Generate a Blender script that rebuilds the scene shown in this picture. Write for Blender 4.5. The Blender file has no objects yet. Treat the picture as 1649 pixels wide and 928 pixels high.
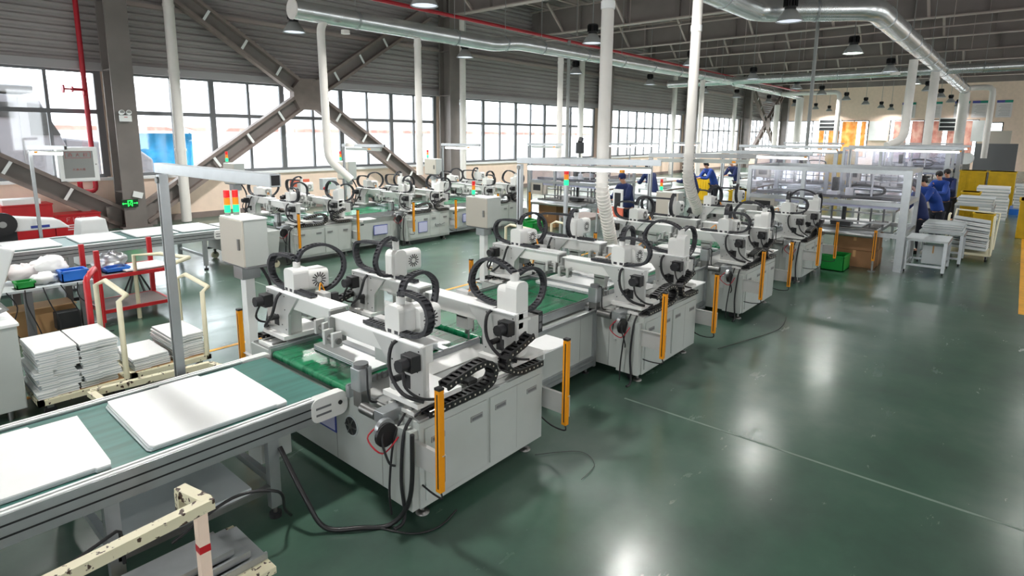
import bpy, bmesh, math, random
from mathutils import Vector, Matrix, Euler
random.seed(7)
K = 0.82                      # every length below is written in plan units; one plan unit is 0.82 m
sc = bpy.context.scene
COL = sc.collection
PI = math.pi

# ------------------------------------------------------------------ camera
cam_d = bpy.data.cameras.new('camera'); cam = bpy.data.objects.new('camera', cam_d); COL.objects.link(cam)
cam_d.sensor_width = 36; cam_d.lens = 36 * 949.3 / 1649
cam_d.shift_y = -(464 - 382.92) / 1649
cam_d.clip_start = .05; cam_d.clip_end = 500
RV = Vector((0.65214855, -0.75804355, 0.00849939)); DV = Vector((-0.12388844, -0.11762928, -0.98529945)); FV = Vector((0.74789967, 0.64150864, -0.1706246))
M = Matrix.Identity(4)
for i in range(3):
    M[i][0] = RV[i]; M[i][1] = -DV[i]; M[i][2] = -FV[i]
M.translation = Vector((0, 0, 3.2)) * K
cam.matrix_world = M
sc.camera = cam

# ------------------------------------------------------------------ world, exposure
sc.view_settings.view_transform = 'Standard'; sc.view_settings.look = 'None'
sc.view_settings.gamma = 1.0; sc.view_settings.exposure = 0.08
SKY = 8.0
w = bpy.data.worlds.new('sky'); sc.world = w; w.use_nodes = True
bg = w.node_tree.nodes['Background']; bg.inputs[0].default_value = (0.93, 0.97, 1.0, 1); bg.inputs[1].default_value = SKY
try:
    sc.cycles.max_bounces = 7; sc.cycles.diffuse_bounces = 4; sc.cycles.glossy_bounces = 3; sc.cycles.transparent_max_bounces = 12
    sc.cycles.sample_clamp_indirect = 6; sc.cycles.use_denoising = True
except Exception: pass
LAMP_W = 120

def portal(x0, x1, y0, y1, z0, z1, direction):
    l = bpy.data.lights.new('daylight_window', 'AREA'); l.shape = 'RECTANGLE'
    o = bpy.data.objects.new('daylight_window', l); COL.objects.link(o)
    d = Vector(direction); o.location = Vector(((x0+x1)/2, (y0+y1)/2, (z0+z1)/2)) * K
    o.rotation_euler = d.to_track_quat('-Z', 'Y').to_euler()
    l.size = max(x1-x0, y1-y0) * K; l.size_y = (z1-z0) * K
    l.cycles.is_portal = True
portal(-8, 80, 24.1, 24.1, 1.7, 5.3, (0, -1, 0))
portal(-8, 80, -14.1, -14.1, 1.7, 8.5, (0, 1, 0))
portal(-10.1, -10.1, -14, 24, 1.2, 8.5, (1, 0, 0))

# ------------------------------------------------------------------ materials
def lin(c): return tuple(((v/255)/12.92 if v/255 <= .04045 else ((v/255+.055)/1.055)**2.4) for v in c) + (1,)
def mt(name, rgb, rough=.5, metal=0, var=0, scale=4, bump=0, emit=0, alpha=1, coat=0, rv=0, stretch=None):
    m = bpy.data.materials.new(name); m.use_nodes = True; nt = m.node_tree; b = nt.nodes['Principled BSDF']
    c = lin(rgb); b.inputs['Base Color'].default_value = c; b.inputs['Roughness'].default_value = rough; b.inputs['Metallic'].default_value = metal
    if coat: b.inputs['Coat Weight'].default_value = coat
    tc = nt.nodes.new('ShaderNodeTexCoord'); mp = nt.nodes.new('ShaderNodeMapping'); nt.links.new(tc.outputs['Object'], mp.inputs[0])
    if stretch: mp.inputs['Scale'].default_value = stretch
    n = nt.nodes.new('ShaderNodeTexNoise'); n.inputs['Scale'].default_value = scale; n.inputs['Detail'].default_value = 4; nt.links.new(mp.outputs[0], n.inputs[0])
    if var:
        r = nt.nodes.new('ShaderNodeValToRGB'); nt.links.new(n.outputs[0], r.inputs[0])
        r.color_ramp.elements[0].position = .35; r.color_ramp.elements[1].position = .65
        r.color_ramp.elements[0].color = tuple(v*(1-var) for v in c[:3]) + (1,); r.color_ramp.elements[1].color = tuple(min(1, v*(1+var*.6)) for v in c[:3]) + (1,)
        nt.links.new(r.outputs[0], b.inputs['Base Color'])
    if rv:
        mr = nt.nodes.new('ShaderNodeMapRange'); nt.links.new(n.outputs[0], mr.inputs[0]); mr.inputs[3].default_value = rough-rv; mr.inputs[4].default_value = rough+rv
        nt.links.new(mr.outputs[0], b.inputs['Roughness'])
    if bump:
        bp = nt.nodes.new('ShaderNodeBump'); bp.inputs['Strength'].default_value = bump; bp.inputs['Distance'].default_value = .01
        nt.links.new(n.outputs[0], bp.inputs['Height']); nt.links.new(bp.outputs[0], b.inputs['Normal'])
    if emit:
        b.inputs['Emission Color'].default_value = c; b.inputs['Emission Strength'].default_value = emit
    if alpha < 1: b.inputs['Alpha'].default_value = alpha
    return m
MAT = {}
def D(k, *a, **kw): MAT[k] = mt(k, *a, **kw)
D('white', (184, 190, 186), .38, var=.05, scale=2)
D('robotwhite', (228, 229, 226), .3)
D('plate', (205, 206, 204), .35, .25, var=.05)
D('grey', (150, 152, 150), .45)
D('midgrey', (108, 110, 112), .5)
D('alu', (178, 182, 184), .32, .75, var=.05, scale=9)
D('steel', (140, 140, 138), .35, .9, var=.1, scale=12)
D('black', (24, 24, 26), .45, coat=.1)
D('rubber', (34, 34, 37), .6)
D('chain', (44, 45, 50), .5)
D('pin', (205, 200, 185), .4)
D('belt', (16, 112, 72), .28, var=.28, scale=3, rv=.1, stretch=(.5, 5, 1))
D('beltteal', (74, 122, 114), .36, var=.22, scale=3, rv=.1, stretch=(.6, 6, 1))
D('panel', (244, 246, 245), .5, var=.02)
D('panelgrey', (196, 204, 206), .5, var=.05)
D('yellow', (236, 152, 8), .35)
D('boxyellow', (218, 178, 8), .5, var=.12)
D('beige', (196, 190, 178), .4)
D('cream', (226, 220, 190), .45)
D('creamplain', (248, 224, 204), .6, var=.04)
D('red', (196, 30, 38), .4, var=.08)
D('redpipe', (176, 22, 40), .35)
D('orangered', (232, 116, 88), .5, var=.08)
D('darksteel', (128, 121, 117), .6, var=.1, scale=1.5)
D('brownsteel', (134, 121, 115), .6, var=.1)
D('wallmetal', (164, 159, 157), .5, var=.06, scale=.6)
D('trimmetal', (168, 166, 166), .45, .2)
D('roof', (136, 127, 124), .7, var=.12, scale=.7)
D('purlin', (178, 164, 158), .55)
D('duct', (218, 222, 222), .27, .8, var=.1, scale=3)
D('pvc', (232, 228, 222), .4, var=.03)
D('cardboard', (150, 112, 78), .8, var=.1)
D('tan', (196, 156, 108), .8, var=.08)
D('blue', (26, 66, 150), .75, var=.15, scale=8)
D('bluedark', (24, 40, 88), .8, var=.15, scale=8)
D('skin', (214, 160, 132), .55)
D('hair', (24, 18, 18), .6)
D('trouser', (30, 32, 44), .8)
D('plasticblue', (40, 120, 220), .35)
D('plasticgreen', (20, 150, 60), .4)
D('frameblue', (52, 66, 150), .4)
D('lilac', (196, 198, 226), .4)
D('dark', (40, 42, 44), .6)
D('posterwhite', (232, 226, 226), .6)
D('postergreen', (44, 150, 130), .6)
D('posterblue', (84, 90, 170), .6)
D('orange', (232, 160, 60), .7, var=.25, scale=3)
D('pinkcloth', (232, 204, 190), .7, var=.2, scale=3)
D('signgreen', (6, 60, 30), .5)
D('concrete', (188, 184, 180), .8, var=.08, scale=1)
D('outwhite', (205, 205, 210), .6, var=.04)
D('lblue', (10, 130, 180), .5, var=.3, scale=2)
D('lorrygrey', (112, 112, 118), .5)
D('linepaint', (236, 172, 44), .45, var=.12, scale=6)
D('greenline', (120, 140, 128), .5, var=.1, scale=6)
MAT['glowgreen'] = mt('glowgreen', (40, 255, 90), .5, emit=2.5)
MAT['lampgreen'] = mt('lampgreen', (20, 235, 130), .4, emit=1.6)
MAT['lampred'] = mt('lampred', (226, 30, 30), .35, emit=.25)
MAT['lampamber'] = mt('lampamber', (240, 140, 10), .35, emit=.25)
MAT['led'] = mt('led', (255, 255, 255), .4, emit=7)
MAT['lampdisc'] = mt('lampdisc', (235, 240, 255), .4, emit=.7)
MAT['lampdiscon'] = mt('lampdiscon', (235, 255, 240), .4, emit=14)

def glass(name, tint, fac=.9, rough=.03):
    m = bpy.data.materials.new(name); m.use_nodes = True; nt = m.node_tree
    for n in list(nt.nodes): nt.nodes.remove(n)
    o = nt.nodes.new('ShaderNodeOutputMaterial'); t = nt.nodes.new('ShaderNodeBsdfTransparent'); g = nt.nodes.new('ShaderNodeBsdfGlossy'); mx = nt.nodes.new('ShaderNodeMixShader')
    t.inputs[0].default_value = tint; g.inputs['Roughness'].default_value = rough; mx.inputs[0].default_value = 1-fac
    nt.links.new(t.outputs[0], mx.inputs[1]); nt.links.new(g.outputs[0], mx.inputs[2]); nt.links.new(mx.outputs[0], o.inputs[0]); MAT[name] = m
glass('glass', (.95, .97, .98, 1), .95)
glass('acrylic', (.94, .94, .98, 1), .9, .15)
glass('bag', (.9, .9, .92, 1), .6, .3)

def chipped():
    m = mt('chipped', (226, 220, 190), .45); nt = m.node_tree; b = nt.nodes['Principled BSDF']
    tc = nt.nodes.new('ShaderNodeTexCoord'); n = nt.nodes.new('ShaderNodeTexNoise'); n.inputs['Scale'].default_value = 22; n.inputs['Detail'].default_value = 6
    nt.links.new(tc.outputs['Object'], n.inputs[0]); r = nt.nodes.new('ShaderNodeValToRGB'); nt.links.new(n.outputs[0], r.inputs[0])
    r.color_ramp.elements[0].position = .38; r.color_ramp.elements[0].color = lin((70, 52, 40)); r.color_ramp.elements[1].position = .41; r.color_ramp.elements[1].color = lin((226, 220, 190))
    nt.links.new(r.outputs[0], b.inputs['Base Color']); MAT['chipped'] = m
chipped()
def cloth(name, rgb, rgb2):
    m = bpy.data.materials.new(name); m.use_nodes = True; nt = m.node_tree; L = nt.links.new
    for n in list(nt.nodes): nt.nodes.remove(n)
    o = nt.nodes.new('ShaderNodeOutputMaterial'); d = nt.nodes.new('ShaderNodeBsdfDiffuse'); t = nt.nodes.new('ShaderNodeBsdfTranslucent'); mx = nt.nodes.new('ShaderNodeMixShader'); mx.inputs[0].default_value = .55
    tc = nt.nodes.new('ShaderNodeTexCoord'); n = nt.nodes.new('ShaderNodeTexNoise'); n.inputs['Scale'].default_value = 2; r = nt.nodes.new('ShaderNodeValToRGB'); L(tc.outputs['Object'], n.inputs[0]); L(n.outputs[0], r.inputs[0])
    r.color_ramp.elements[0].position = .4; r.color_ramp.elements[1].position = .6; r.color_ramp.elements[0].color = lin(rgb); r.color_ramp.elements[1].color = lin(rgb2)
    L(r.outputs[0], d.inputs[0]); L(r.outputs[0], t.inputs[0]); L(d.outputs[0], mx.inputs[1]); L(t.outputs[0], mx.inputs[2]); L(mx.outputs[0], o.inputs[0]); MAT[name] = m
cloth('orange', (222, 168, 104), (236, 196, 140)); cloth('pinkcloth', (190, 150, 140), (206, 180, 168))
def floor_mat():
    m = bpy.data.materials.new('epoxy_floor'); m.use_nodes = True; nt = m.node_tree; b = nt.nodes['Principled BSDF']; L = nt.links.new
    tc = nt.nodes.new('ShaderNodeTexCoord')
    n = nt.nodes.new('ShaderNodeTexNoise'); n.inputs['Scale'].default_value = .55; n.inputs['Detail'].default_value = 7; n.inputs['Roughness'].default_value = .6; L(tc.outputs['Object'], n.inputs[0])
    r = nt.nodes.new('ShaderNodeValToRGB'); L(n.outputs[0], r.inputs[0]); e = r.color_ramp.elements
    e[0].position = .32; e[0].color = lin((60, 80, 72)); e[1].position = .68; e[1].color = lin((92, 114, 102))
    x = e.new(.5); x.color = lin((70, 100, 85))
    n2 = nt.nodes.new('ShaderNodeTexNoise'); n2.inputs['Scale'].default_value = 2.2; n2.inputs['Detail'].default_value = 8; n2.inputs['Roughness'].default_value = .7
    mp = nt.nodes.new('ShaderNodeMapping'); mp.inputs['Scale'].default_value = (.5, 1.5, 1); L(tc.outputs['Object'], mp.inputs[0]); L(mp.outputs[0], n2.inputs[0])
    mr = nt.nodes.new('ShaderNodeMapRange'); L(n2.outputs[0], mr.inputs[0]); mr.inputs[1].default_value = .3; mr.inputs[2].default_value = .7; mr.inputs[3].default_value = .13; mr.inputs[4].default_value = .30
    L(mr.outputs[0], b.inputs['Roughness']); L(r.outputs[0], b.inputs['Base Color'])
    bp = nt.nodes.new('ShaderNodeBump'); bp.inputs['Strength'].default_value = .06; bp.inputs['Distance'].default_value = .02; L(n2.outputs[0], bp.inputs['Height']); L(bp.outputs[0], b.inputs['Normal'])
    b.inputs['Specular IOR Level'].default_value = .6; b.inputs['Coat Weight'].default_value = .35; b.inputs['Coat Roughness'].default_value = .3
    MAT['floor'] = m
floor_mat()

# ------------------------------------------------------------------ mesh helpers
def catmull(P, n=6, closed=False):
    P = [Vector(p) for p in P]; out = []
    for i in range(len(P)-1):
        p0 = P[max(i-1, 0)]; p1 = P[i]; p2 = P[i+1]; p3 = P[min(i+2, len(P)-1)]
        for k in range(n):
            t = k/n; out.append(.5*((2*p1)+(p2-p0)*t+(2*p0-5*p1+4*p2-p3)*t*t+(3*p1-p0-3*p2+p3)*t**3))
    out.append(P[-1]); return out

class MB:
    def __init__(s, xf=None): s.v = []; s.f = []; s.m = []; s.s = []; s.mats = []; s.cur = 0; s.xf = xf; s.pr = []
    def mat(s, k):
        if k not in s.mats: s.mats.append(k)
        s.cur = s.mats.index(k); return s
    def add(s, vs, fs, smooth=False):
        b = len(s.v); s.v += [tuple(p) for p in vs]; s.pr.append((b, len(s.v), len(s.f), len(s.f)+len(fs)))
        for f in fs: s.f.append([b+i for i in f]); s.m.append(s.cur); s.s.append(smooth)
        return s
    def box(s, x0, x1, y0, y1, z0, z1):
        v = [(x, y, z) for x in (x0, x1) for y in (y0, y1) for z in (z0, z1)]
        return s.add(v, [(0, 1, 3, 2), (4, 6, 7, 5), (0, 4, 5, 1), (2, 3, 7, 6), (0, 2, 6, 4), (1, 5, 7, 3)])
    def obox(s, c, sz, R):
        hx, hy, hz = sz[0]/2, sz[1]/2, sz[2]/2; c = Vector(c)
        v = [c + R @ Vector((x, y, z)) for x in (-hx, hx) for y in (-hy, hy) for z in (-hz, hz)]
        return s.add(v, [(0, 1, 3, 2), (4, 6, 7, 5), (0, 4, 5, 1), (2, 3, 7, 6), (0, 2, 6, 4), (1, 5, 7, 3)])
    def bar(s, p0, p1, w, h, up=(0, 0, 1)):
        p0 = Vector(p0); p1 = Vector(p1); d = p1-p0; L = d.length; d.normalize(); u = Vector(up)
        if abs(d.dot(u)) > .98: u = Vector((1, 0, 0))
        sd = d.cross(u).normalized(); u = sd.cross(d).normalized()
        R = Matrix((d, sd, u)).transposed()
        return s.obox((p0+p1)/2, (L, w, h), R)
    def cyl(s, p0, p1, r, r2=None, n=14, caps=True):
        r2 = r if r2 is None else r2; p0 = Vector(p0); p1 = Vector(p1); d = (p1-p0).normalized()
        a = d.orthogonal().normalized(); b = d.cross(a); v = []
        for p, q in ((p0, r), (p1, r2)):
            for i in range(n): t = 2*PI*i/n; v.append(p + (a*math.cos(t)+b*math.sin(t))*q)
        s.add(v, [(i, (i+1) % n, n+(i+1) % n, n+i) for i in range(n)], True)
        if caps: s.add(v, [tuple(range(n-1, -1, -1)), tuple(range(n, 2*n))])
        return s
    def tube(s, path, r, n=8, caps=True):
        P = [Vector(p) for p in path]; v = []; a = None
        for i, p in enumerate(P):
            d = (P[min(i+1, len(P)-1)]-P[max(i-1, 0)]).normalized()
            if a is None: a = d.orthogonal().normalized()
            else: a = (a-d*a.dot(d)).normalized()
            b = d.cross(a)
            for k in range(n): t = 2*PI*k/n; v.append(p+(a*math.cos(t)+b*math.sin(t))*r)
        m = len(P)
        s.add(v, [(i*n+k, i*n+(k+1) % n, (i+1)*n+(k+1) % n, (i+1)*n+k) for i in range(m-1) for k in range(n)], True)
        if caps: s.add(v, [tuple(range(n-1, -1, -1)), tuple(range((m-1)*n, m*n))])
        return s
    def lathe(s, prof, c=(0, 0, 0), n=20, smooth=True):
        c = Vector(c); v = []
        for r, z in prof:
            for k in range(n): t = 2*PI*k/n; v.append(c+Vector((r*math.cos(t), r*math.sin(t), z)))
        return s.add(v, [(i*n+k, i*n+(k+1) % n, (i+1)*n+(k+1) % n, (i+1)*n+k) for i in range(len(prof)-1) for k in range(n)], smooth)
    def prism(s, poly, ax, a, b):
        def P(u, v, w): return {'x': (w, u, v), 'y': (u, w, v), 'z': (u, v, w)}[ax]
        n = len(poly); v = [P(p[0], p[1], a) for p in poly]+[P(p[0], p[1], b) for p in poly]
        return s.add(v, [tuple(range(n)), tuple(range(2*n-1, n-1, -1))]+[(i, n+i, n+(i+1) % n, (i+1) % n) for i in range(n)])
    def rbox(s, x0, x1, y0, y1, z0, z1, r, ax='x', q=4):
        rng = {'x': (y0, y1, z0, z1, x0, x1), 'y': (x0, x1, z0, z1, y0, y1), 'z': (x0, x1, y0, y1, z0, z1)}[ax]
        u0, u1, v0, v1, a, b = rng; P = []
        for cx, cy, t0 in ((u1-r, v1-r, 0), (u0+r, v1-r, 90), (u0+r, v0+r, 180), (u1-r, v0+r, 270)):
            for k in range(q+1): t = math.radians(t0+90*k/q); P.append((cx+r*math.cos(t), cy+r*math.sin(t)))
        return s.prism(P, ax, a, b)
    def sphere(s, c, r, n=12, m=8, sc_=(1, 1, 1)):
        v = []; c = Vector(c)
        for i in range(m+1):
            p = PI*i/m
            for k in range(n): t = 2*PI*k/n; v.append(c+Vector((r*sc_[0]*math.sin(p)*math.cos(t), r*sc_[1]*math.sin(p)*math.sin(t), r*sc_[2]*math.cos(p))))
        return s.add(v, [(i*n+k, (i+1)*n+k, (i+1)*n+(k+1) % n, i*n+(k+1) % n) for i in range(m) for k in range(n)], True)
    def chain(s, path, w=.05, h=.045, pitch=.055, side=(0, 1, 0), pins=False, k=4):
        P = catmull(path, k*3); L = [0]
        for i in range(1, len(P)): L.append(L[-1]+(P[i]-P[i-1]).length)
        tot = L[-1]; n = max(2, int(tot/pitch)); Q = []; j = 0
        for i in range(n+1):
            t = tot*i/n
            while j < len(L)-2 and L[j+1] < t: j += 1
            q = (t-L[j])/max(1e-9, L[j+1]-L[j]); Q.append(P[j].lerp(P[j+1], q))
        sd = Vector(side).normalized(); mc = s.cur
        for i in range(n):
            a, b = Q[i], Q[i+1]; d = (b-a); l = d.length; d.normalize(); s2 = (sd-d*sd.dot(d)).normalized(); u = s2.cross(d); R = Matrix((d, s2, u)).transposed(); c = (a+b)/2
            e = .94 if i % 2 else 1.0
            for g in (-1, 1): s.obox(c+s2*g*w*.5*e, (l*1.12, w*.16, h), R)
            s.obox(c+u*h*.36, (l*.45, w*.95, h*.2), R); s.obox(c-u*h*.36, (l*.45, w*.95, h*.2), R)
            s.obox(c, (l, w*.7, h*.3), R)
            if pins:
                s.mat('pin')
                for g in (-1, 1): s.obox(c+s2*g*w*.6*e, (h*.22, w*.05, h*.22), R)
                s.cur = mc
        return s
    def pieces(s, gap=.012):
        n = len(s.pr); bb = []
        for a, b, _, _ in s.pr:
            P = s.v[a:b]; bb.append([min(p[i] for p in P)-gap/2 for i in range(3)]+[max(p[i] for p in P)+gap/2 for i in range(3)])
        par = list(range(n))
        def fd(i):
            while par[i] != i: par[i] = par[par[i]]; i = par[i]
            return i
        for i in range(n):
            for j in range(i):
                if all(bb[i][k] <= bb[j][k+3] and bb[j][k] <= bb[i][k+3] for k in range(3)): par[fd(i)] = fd(j)
        g = {}
        for i in range(n): g.setdefault(fd(i), []).append(i)
        return list(g.values())
    def build(s, name, parent=None, bevel=0, at=None, split=True):
        if parent and split and 1 < len(s.pr) < 400:
            G = s.pieces()
            if 1 < len(G) <= 10:
                G.sort(key=lambda q: -sum(s.pr[i][1]-s.pr[i][0] for i in q)); out = []
                for q in G:
                    m = MB(s.xf); m.mats = list(s.mats)
                    for i in q:
                        a, b, fa, fb = s.pr[i]; o = len(m.v)-a
                        m.v += s.v[a:b]; m.f += [[k+o for k in f] for f in s.f[fa:fb]]; m.m += s.m[fa:fb]; m.s += s.s[fa:fb]; m.pr.append((a+o, b+o, 0, 0))
                    out.append(m.build(name, parent, bevel, at, False))
                return out[0]
        me = bpy.data.meshes.new(name)
        vs = s.v if s.xf is None else [s.xf(p) for p in s.v]
        me.from_pydata([(x*K, y*K, z*K) for x, y, z in vs], [], s.f)
        for k in s.mats: me.materials.append(MAT[k])
        for p, a, b in zip(me.polygons, s.m, s.s): p.material_index = a; p.use_smooth = b
        bm = bmesh.new(); bm.from_mesh(me); bmesh.ops.recalc_face_normals(bm, faces=bm.faces); bm.to_mesh(me); bm.free()
        o = bpy.data.objects.new(name, me); COL.objects.link(o)
        if parent: o.parent = parent
        if at: o.location = Vector(at)*K
        if bevel:
            b = o.modifiers.new('bevel', 'BEVEL'); b.width = bevel*K; b.segments = 2; b.limit_method = 'ANGLE'; b.angle_limit = .6
        return o

def T(name, label, cat, loc=(0, 0, 0), rz=0, group=None):
    o = bpy.data.objects.new(name, None); COL.objects.link(o); o.location = Vector(loc)*K; o.rotation_euler = (0, 0, rz)
    o['label'] = label; o['category'] = cat; o.empty_display_size = .1
    if group: o['group'] = group
    return o
def tag(o, label, cat, group=None):
    o['label'] = label; o['category'] = cat
    if group: o['group'] = group
    return o
def S(o): o['kind'] = 'structure'; return o
def dup(root, loc, rz=None, label=None, group=None):
    r = root.copy(); COL.objects.link(r); r.location = Vector(loc)*K
    if rz is not None: r.rotation_euler = (0, 0, rz)
    if label: r['label'] = label
    if group: r['group'] = group
    for ch in list(root.children):
        c = ch.copy(); COL.objects.link(c); c.parent = r
        for g in list(ch.children):
            d = g.copy(); COL.objects.link(d); d.parent = c
    return r

# ================================================================== THE HALL
XW0, XW1, YW0, YW1, ZR = -10, 80.5, -14, 23.7, 10.9
# floor
S(MB().mat('floor').box(XW0-.5, XW1+.5, YW0-.5, YW1+.5, -.2, 0).build('floor'))
f = MB().mat('greenline')     # construction joints
f.box(6.12, 6.15, YW0, 3.4, 0, .002); f.box(5.85, 5.88, 8, 13.3, 0, .002); f.box(21.6, 21.63, YW0, .9, 0, .002)
for k in range(3): f.box(XW0, XW1, -5-k*4, -4.98-k*4, 0, .002)
S(f.build('trim_1'))
f = MB().mat('linepaint')
f.box(14.2, 75, -.58, -.27, 0, .004)
S(f.build('trim_2'))
f = MB().mat('linepaint').box(-4, 14.3, 8.80, 8.88, 0, .004)
S(f.build('trim_3'))
# window wall -------------------------------------------------------
colx = [-8.2, 6.75, 21.75, 37.0, 51.4, 65.5, 78.6]
wl = MB().mat('creamplain').box(XW0, XW1, YW1, YW1+.3, 0, 1.62)
wl.mat('wallmetal')
z = 5.42
prof = []
while z < ZR:
    prof += [(YW1+.02, z), (YW1-.06, z+.06), (YW1-.06, z+.14), (YW1+.02, z+.2)]; z += .235
prof = [(YW1+.1, 5.42)]+prof+[(YW1+.1, ZR)]
v = []; n = len(prof)
for x in (XW0, XW1):
    for (y, zz) in prof: v.append((x, y, zz))
wl.add(v, [(i, i+1, n+i+1, n+i) for i in range(n-1)])
for a, b in zip(colx[:-1], colx[1:]):      # solid strips beside the columns
    wl.mat('creamplain').box(a-.5, a+.5, YW1+.12, YW1+.28, 1.62, 5.42)
S(wl.build('wall_left'))
S(MB().mat('brownsteel').box(XW0, XW1, YW1-.04, YW1, 0, .22).build('baseboard_left'))
tr = MB().mat('trimmetal').box(XW0, XW1, YW1-.2, YW1+.05, 5.2, 5.46)
tr.mat('panel').box(XW0, XW1, YW1-.12, YW1+.05, 1.58, 1.68)
tr.mat('purlin').box(XW0, XW1, YW1-.28, YW1-.08, 7.42, 7.56).box(XW0, XW1, YW1-.28, YW1-.08, 9.3, 9.44)
S(tr.build('trim_4'))
# window bands
wi = 1
for a, b in zip(colx[:-1], colx[1:]):
    fr = MB().mat('midgrey'); x0, x1 = a+.42, b-.42; y0, y1 = YW1+.02, YW1+.1
    fr.box(x0, x1, y0, y1, 1.68, 1.8).box(x0, x1, y0, y1, 5.12, 5.22).box(x0, x1, y0, y1, 3.80, 3.94)
    nn = 10
    for k in range(nn+1):
        x = x0+(x1-x0)*k/nn; ww = .1 if k % 2 == 0 else .045
        fr.box(x-ww, x+ww, y0-.01, y1+.01, 1.7, 5.2)
    o = S(fr.build('window_%d' % wi)); wi += 1
    MB().mat('glass').box(x0, x1, YW1+.055, YW1+.06, 1.7, 5.2).build('pane', o)
# columns and bracing
for i, x in enumerate(colx):
    c = MB().mat('darksteel')
    c.box(x-.33, x+.33, 22.62, 22.68, 0, 10.4).box(x-.33, x+.33, 23.4, 23.46, 0, 10.4).box(x-.03, x+.03, 22.68, 23.4, 0, 10.4)
    for zz in (1.2, 5.2, 7.4, 9.2): c.box(x-.31, x+.31, 22.68, 23.4, zz, zz+.03)
    c.box(x-.45, x+.45, 22.5, 23.5, 0, .05)
    c.box(x+.33, x+.75, 22.98, 23.04, 0, .75).box(x-.75, x-.33, 22.98, 23.04, 0, .75)
    S(c.build('steel_column'))
def brace(xa, xb):
    b = MB().mat('brownsteel'); y = 23.05; xm = (xa+xb)/2; zm = 4.8
    for p, q in (((xa+.3, .35), (xm, zm)), ((xm, zm), (xb-.3, 9.1)), ((xa+.3, 9.1), (xm, zm)), ((xm, zm), (xb-.3, .35))):
        d = Vector((q[0]-p[0], 0, q[1]-p[1])).normalized(); nrm = Vector((-d.z, 0, d.x))
        for g in (-1, 1):
            b.mat('brownsteel'); o = nrm*.27*g
            b.bar(Vector((p[0], y, p[1]))+o, Vector((q[0], y, q[1]))+o, .3, .12, up=nrm)
        b.mat('darksteel'); b.bar((p[0], y+.1, p[1]), (q[0], y+.1, q[1]), .03, .42, up=nrm)
        b.mat('panel')
        L = (Vector(q)-Vector(p)).length; m = int(L/1.5)
        for k in range(1, m):
            t = k/m; c = Vector((p[0]+(q[0]-p[0])*t, y-.12, p[1]+(q[1]-p[1])*t))
            b.obox(c, (.42, .03, .09), Matrix((nrm, Vector((0, 1, 0)), d)).transposed())
    b.mat('brownsteel').prism([(xm-.75, zm-.15), (xm-.5, zm-.6), (xm+.5, zm-.6), (xm+.75, zm-.15), (xm+.75, zm+.25), (xm+.4, zm+.65), (xm-.4, zm+.65), (xm-.75, zm+.25)], 'y', y-.17, y+.17)
    S(b.build('cross_brace'))
brace(6.75, 20.6); brace(-8.2, 6.75); brace(65.5, 78.6)
# roof --------------------------------------------------------------
rf = MB().mat('roof')
v = []; n = 0; y = YW0-.5
prof = []
while y < YW1+.5: prof += [(y, ZR), (y+.5, ZR), (y+.55, ZR+.06), (y+.7, ZR+.06)]; y += .75
n = len(prof)
for x in (XW0-.5, XW1+.5):
    for (yy, zz) in prof: v.append((x, yy, zz))
rf.add(v, [(i, i+1, n+i+1, n+i) for i in range(n-1)])
rf.box(XW0-.5, XW1+.5, YW0-.5, YW1+.5, ZR+.1, ZR+.3)
S(rf.build('ceiling'))
for x in (6.75, 14.2, 21.75, 29.3, 37, 44.2, 51.4, 58.4, 65.5, 72.5):
    b = MB().mat('roof').box(x-.02, x+.02, YW0, YW1, 9.2, 10.5)
    b.mat('purlin').box(x-.2, x+.2, YW0, YW1, 9.14, 9.2).box(x-.2, x+.2, YW0, YW1, 10.5, 10.55)
    b.mat('roof'); y = YW0+1
    while y < YW1: b.box(x-.19, x+.19, y, y+.02, 9.2, 10.5); y += 3
    for y in (0.2, 4.4, 8.7, 13, 17.2, 21.3):      # knee braces from the lower flange up to the purlins
        b.mat('purlin').bar((x, y, 9.2), (x+1.6, y, 10.56), .12, .1).bar((x, y, 9.2), (x-1.6, y, 10.56), .12, .1)
    S(b.build('roof_beam'))
for y in (-12, -9.6, -7.2, -4.9, -3, -1.2, 1.2, 3.3, 5.4, 7.6, 9.8, 11.9, 14, 16.1, 18.2, 20.4, 22.4):
    b = MB().mat('purlin').box(XW0, XW1, y-.09, y+.09, 10.56, 10.6).box(XW0, XW1, y-.09, y-.07, 10.63, 10.88)
    S(b.build('roof_purlin'))
# back wall
bw = MB().mat('creamplain')
BX = XW1
def wall_x(mb, x, y0, y1, z0, z1, holes, t=.3):
    ys = sorted({y0, y1, *[h[0] for h in holes], *[h[1] for h in holes]}); zs = sorted({z0, z1, *[h[2] for h in holes], *[h[3] for h in holes]})
    for i in range(len(ys)-1):
        for j in range(len(zs)-1):
            cy, cz = (ys[i]+ys[i+1])/2, (zs[j]+zs[j+1])/2
            if not any(h[0] < cy < h[1] and h[2] < cz < h[3] for h in holes): mb.box(x, x+t, ys[i], ys[i+1], zs[j], zs[j+1])
BH = [(14.2, 23.2, 1.0, 5.3), (4.0, 12.0, 1.0, 5.3), (2.0, 3.4, 1.2, 5.0)]
wall_x(bw, BX, YW0, YW1, 0, 9.15, BH)
bw.mat('roof').box(BX, BX+.3, YW0, YW1, 9.15, ZR)
S(bw.build('wall_back'))
for h in BH:
    fr = MB().mat('dark'); y0, y1, z0, z1 = h
    for zz in (z0, z1-.08, 3.75): fr.box(BX-.02, BX+.08, y0, y1, zz, zz+.09)
    nn = max(1, round((y1-y0)/1.5))
    for k in range(nn+1): y = y0+(y1-y0)*k/nn; fr.box(BX-.02, BX+.08, y-.05, y+.05, z0, z1)
    o = S(fr.build('window_%d' % wi)); wi += 1
    MB().mat('glass').box(BX+.03, BX+.035, y0, y1, z0, z1).build('pane', o)
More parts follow.
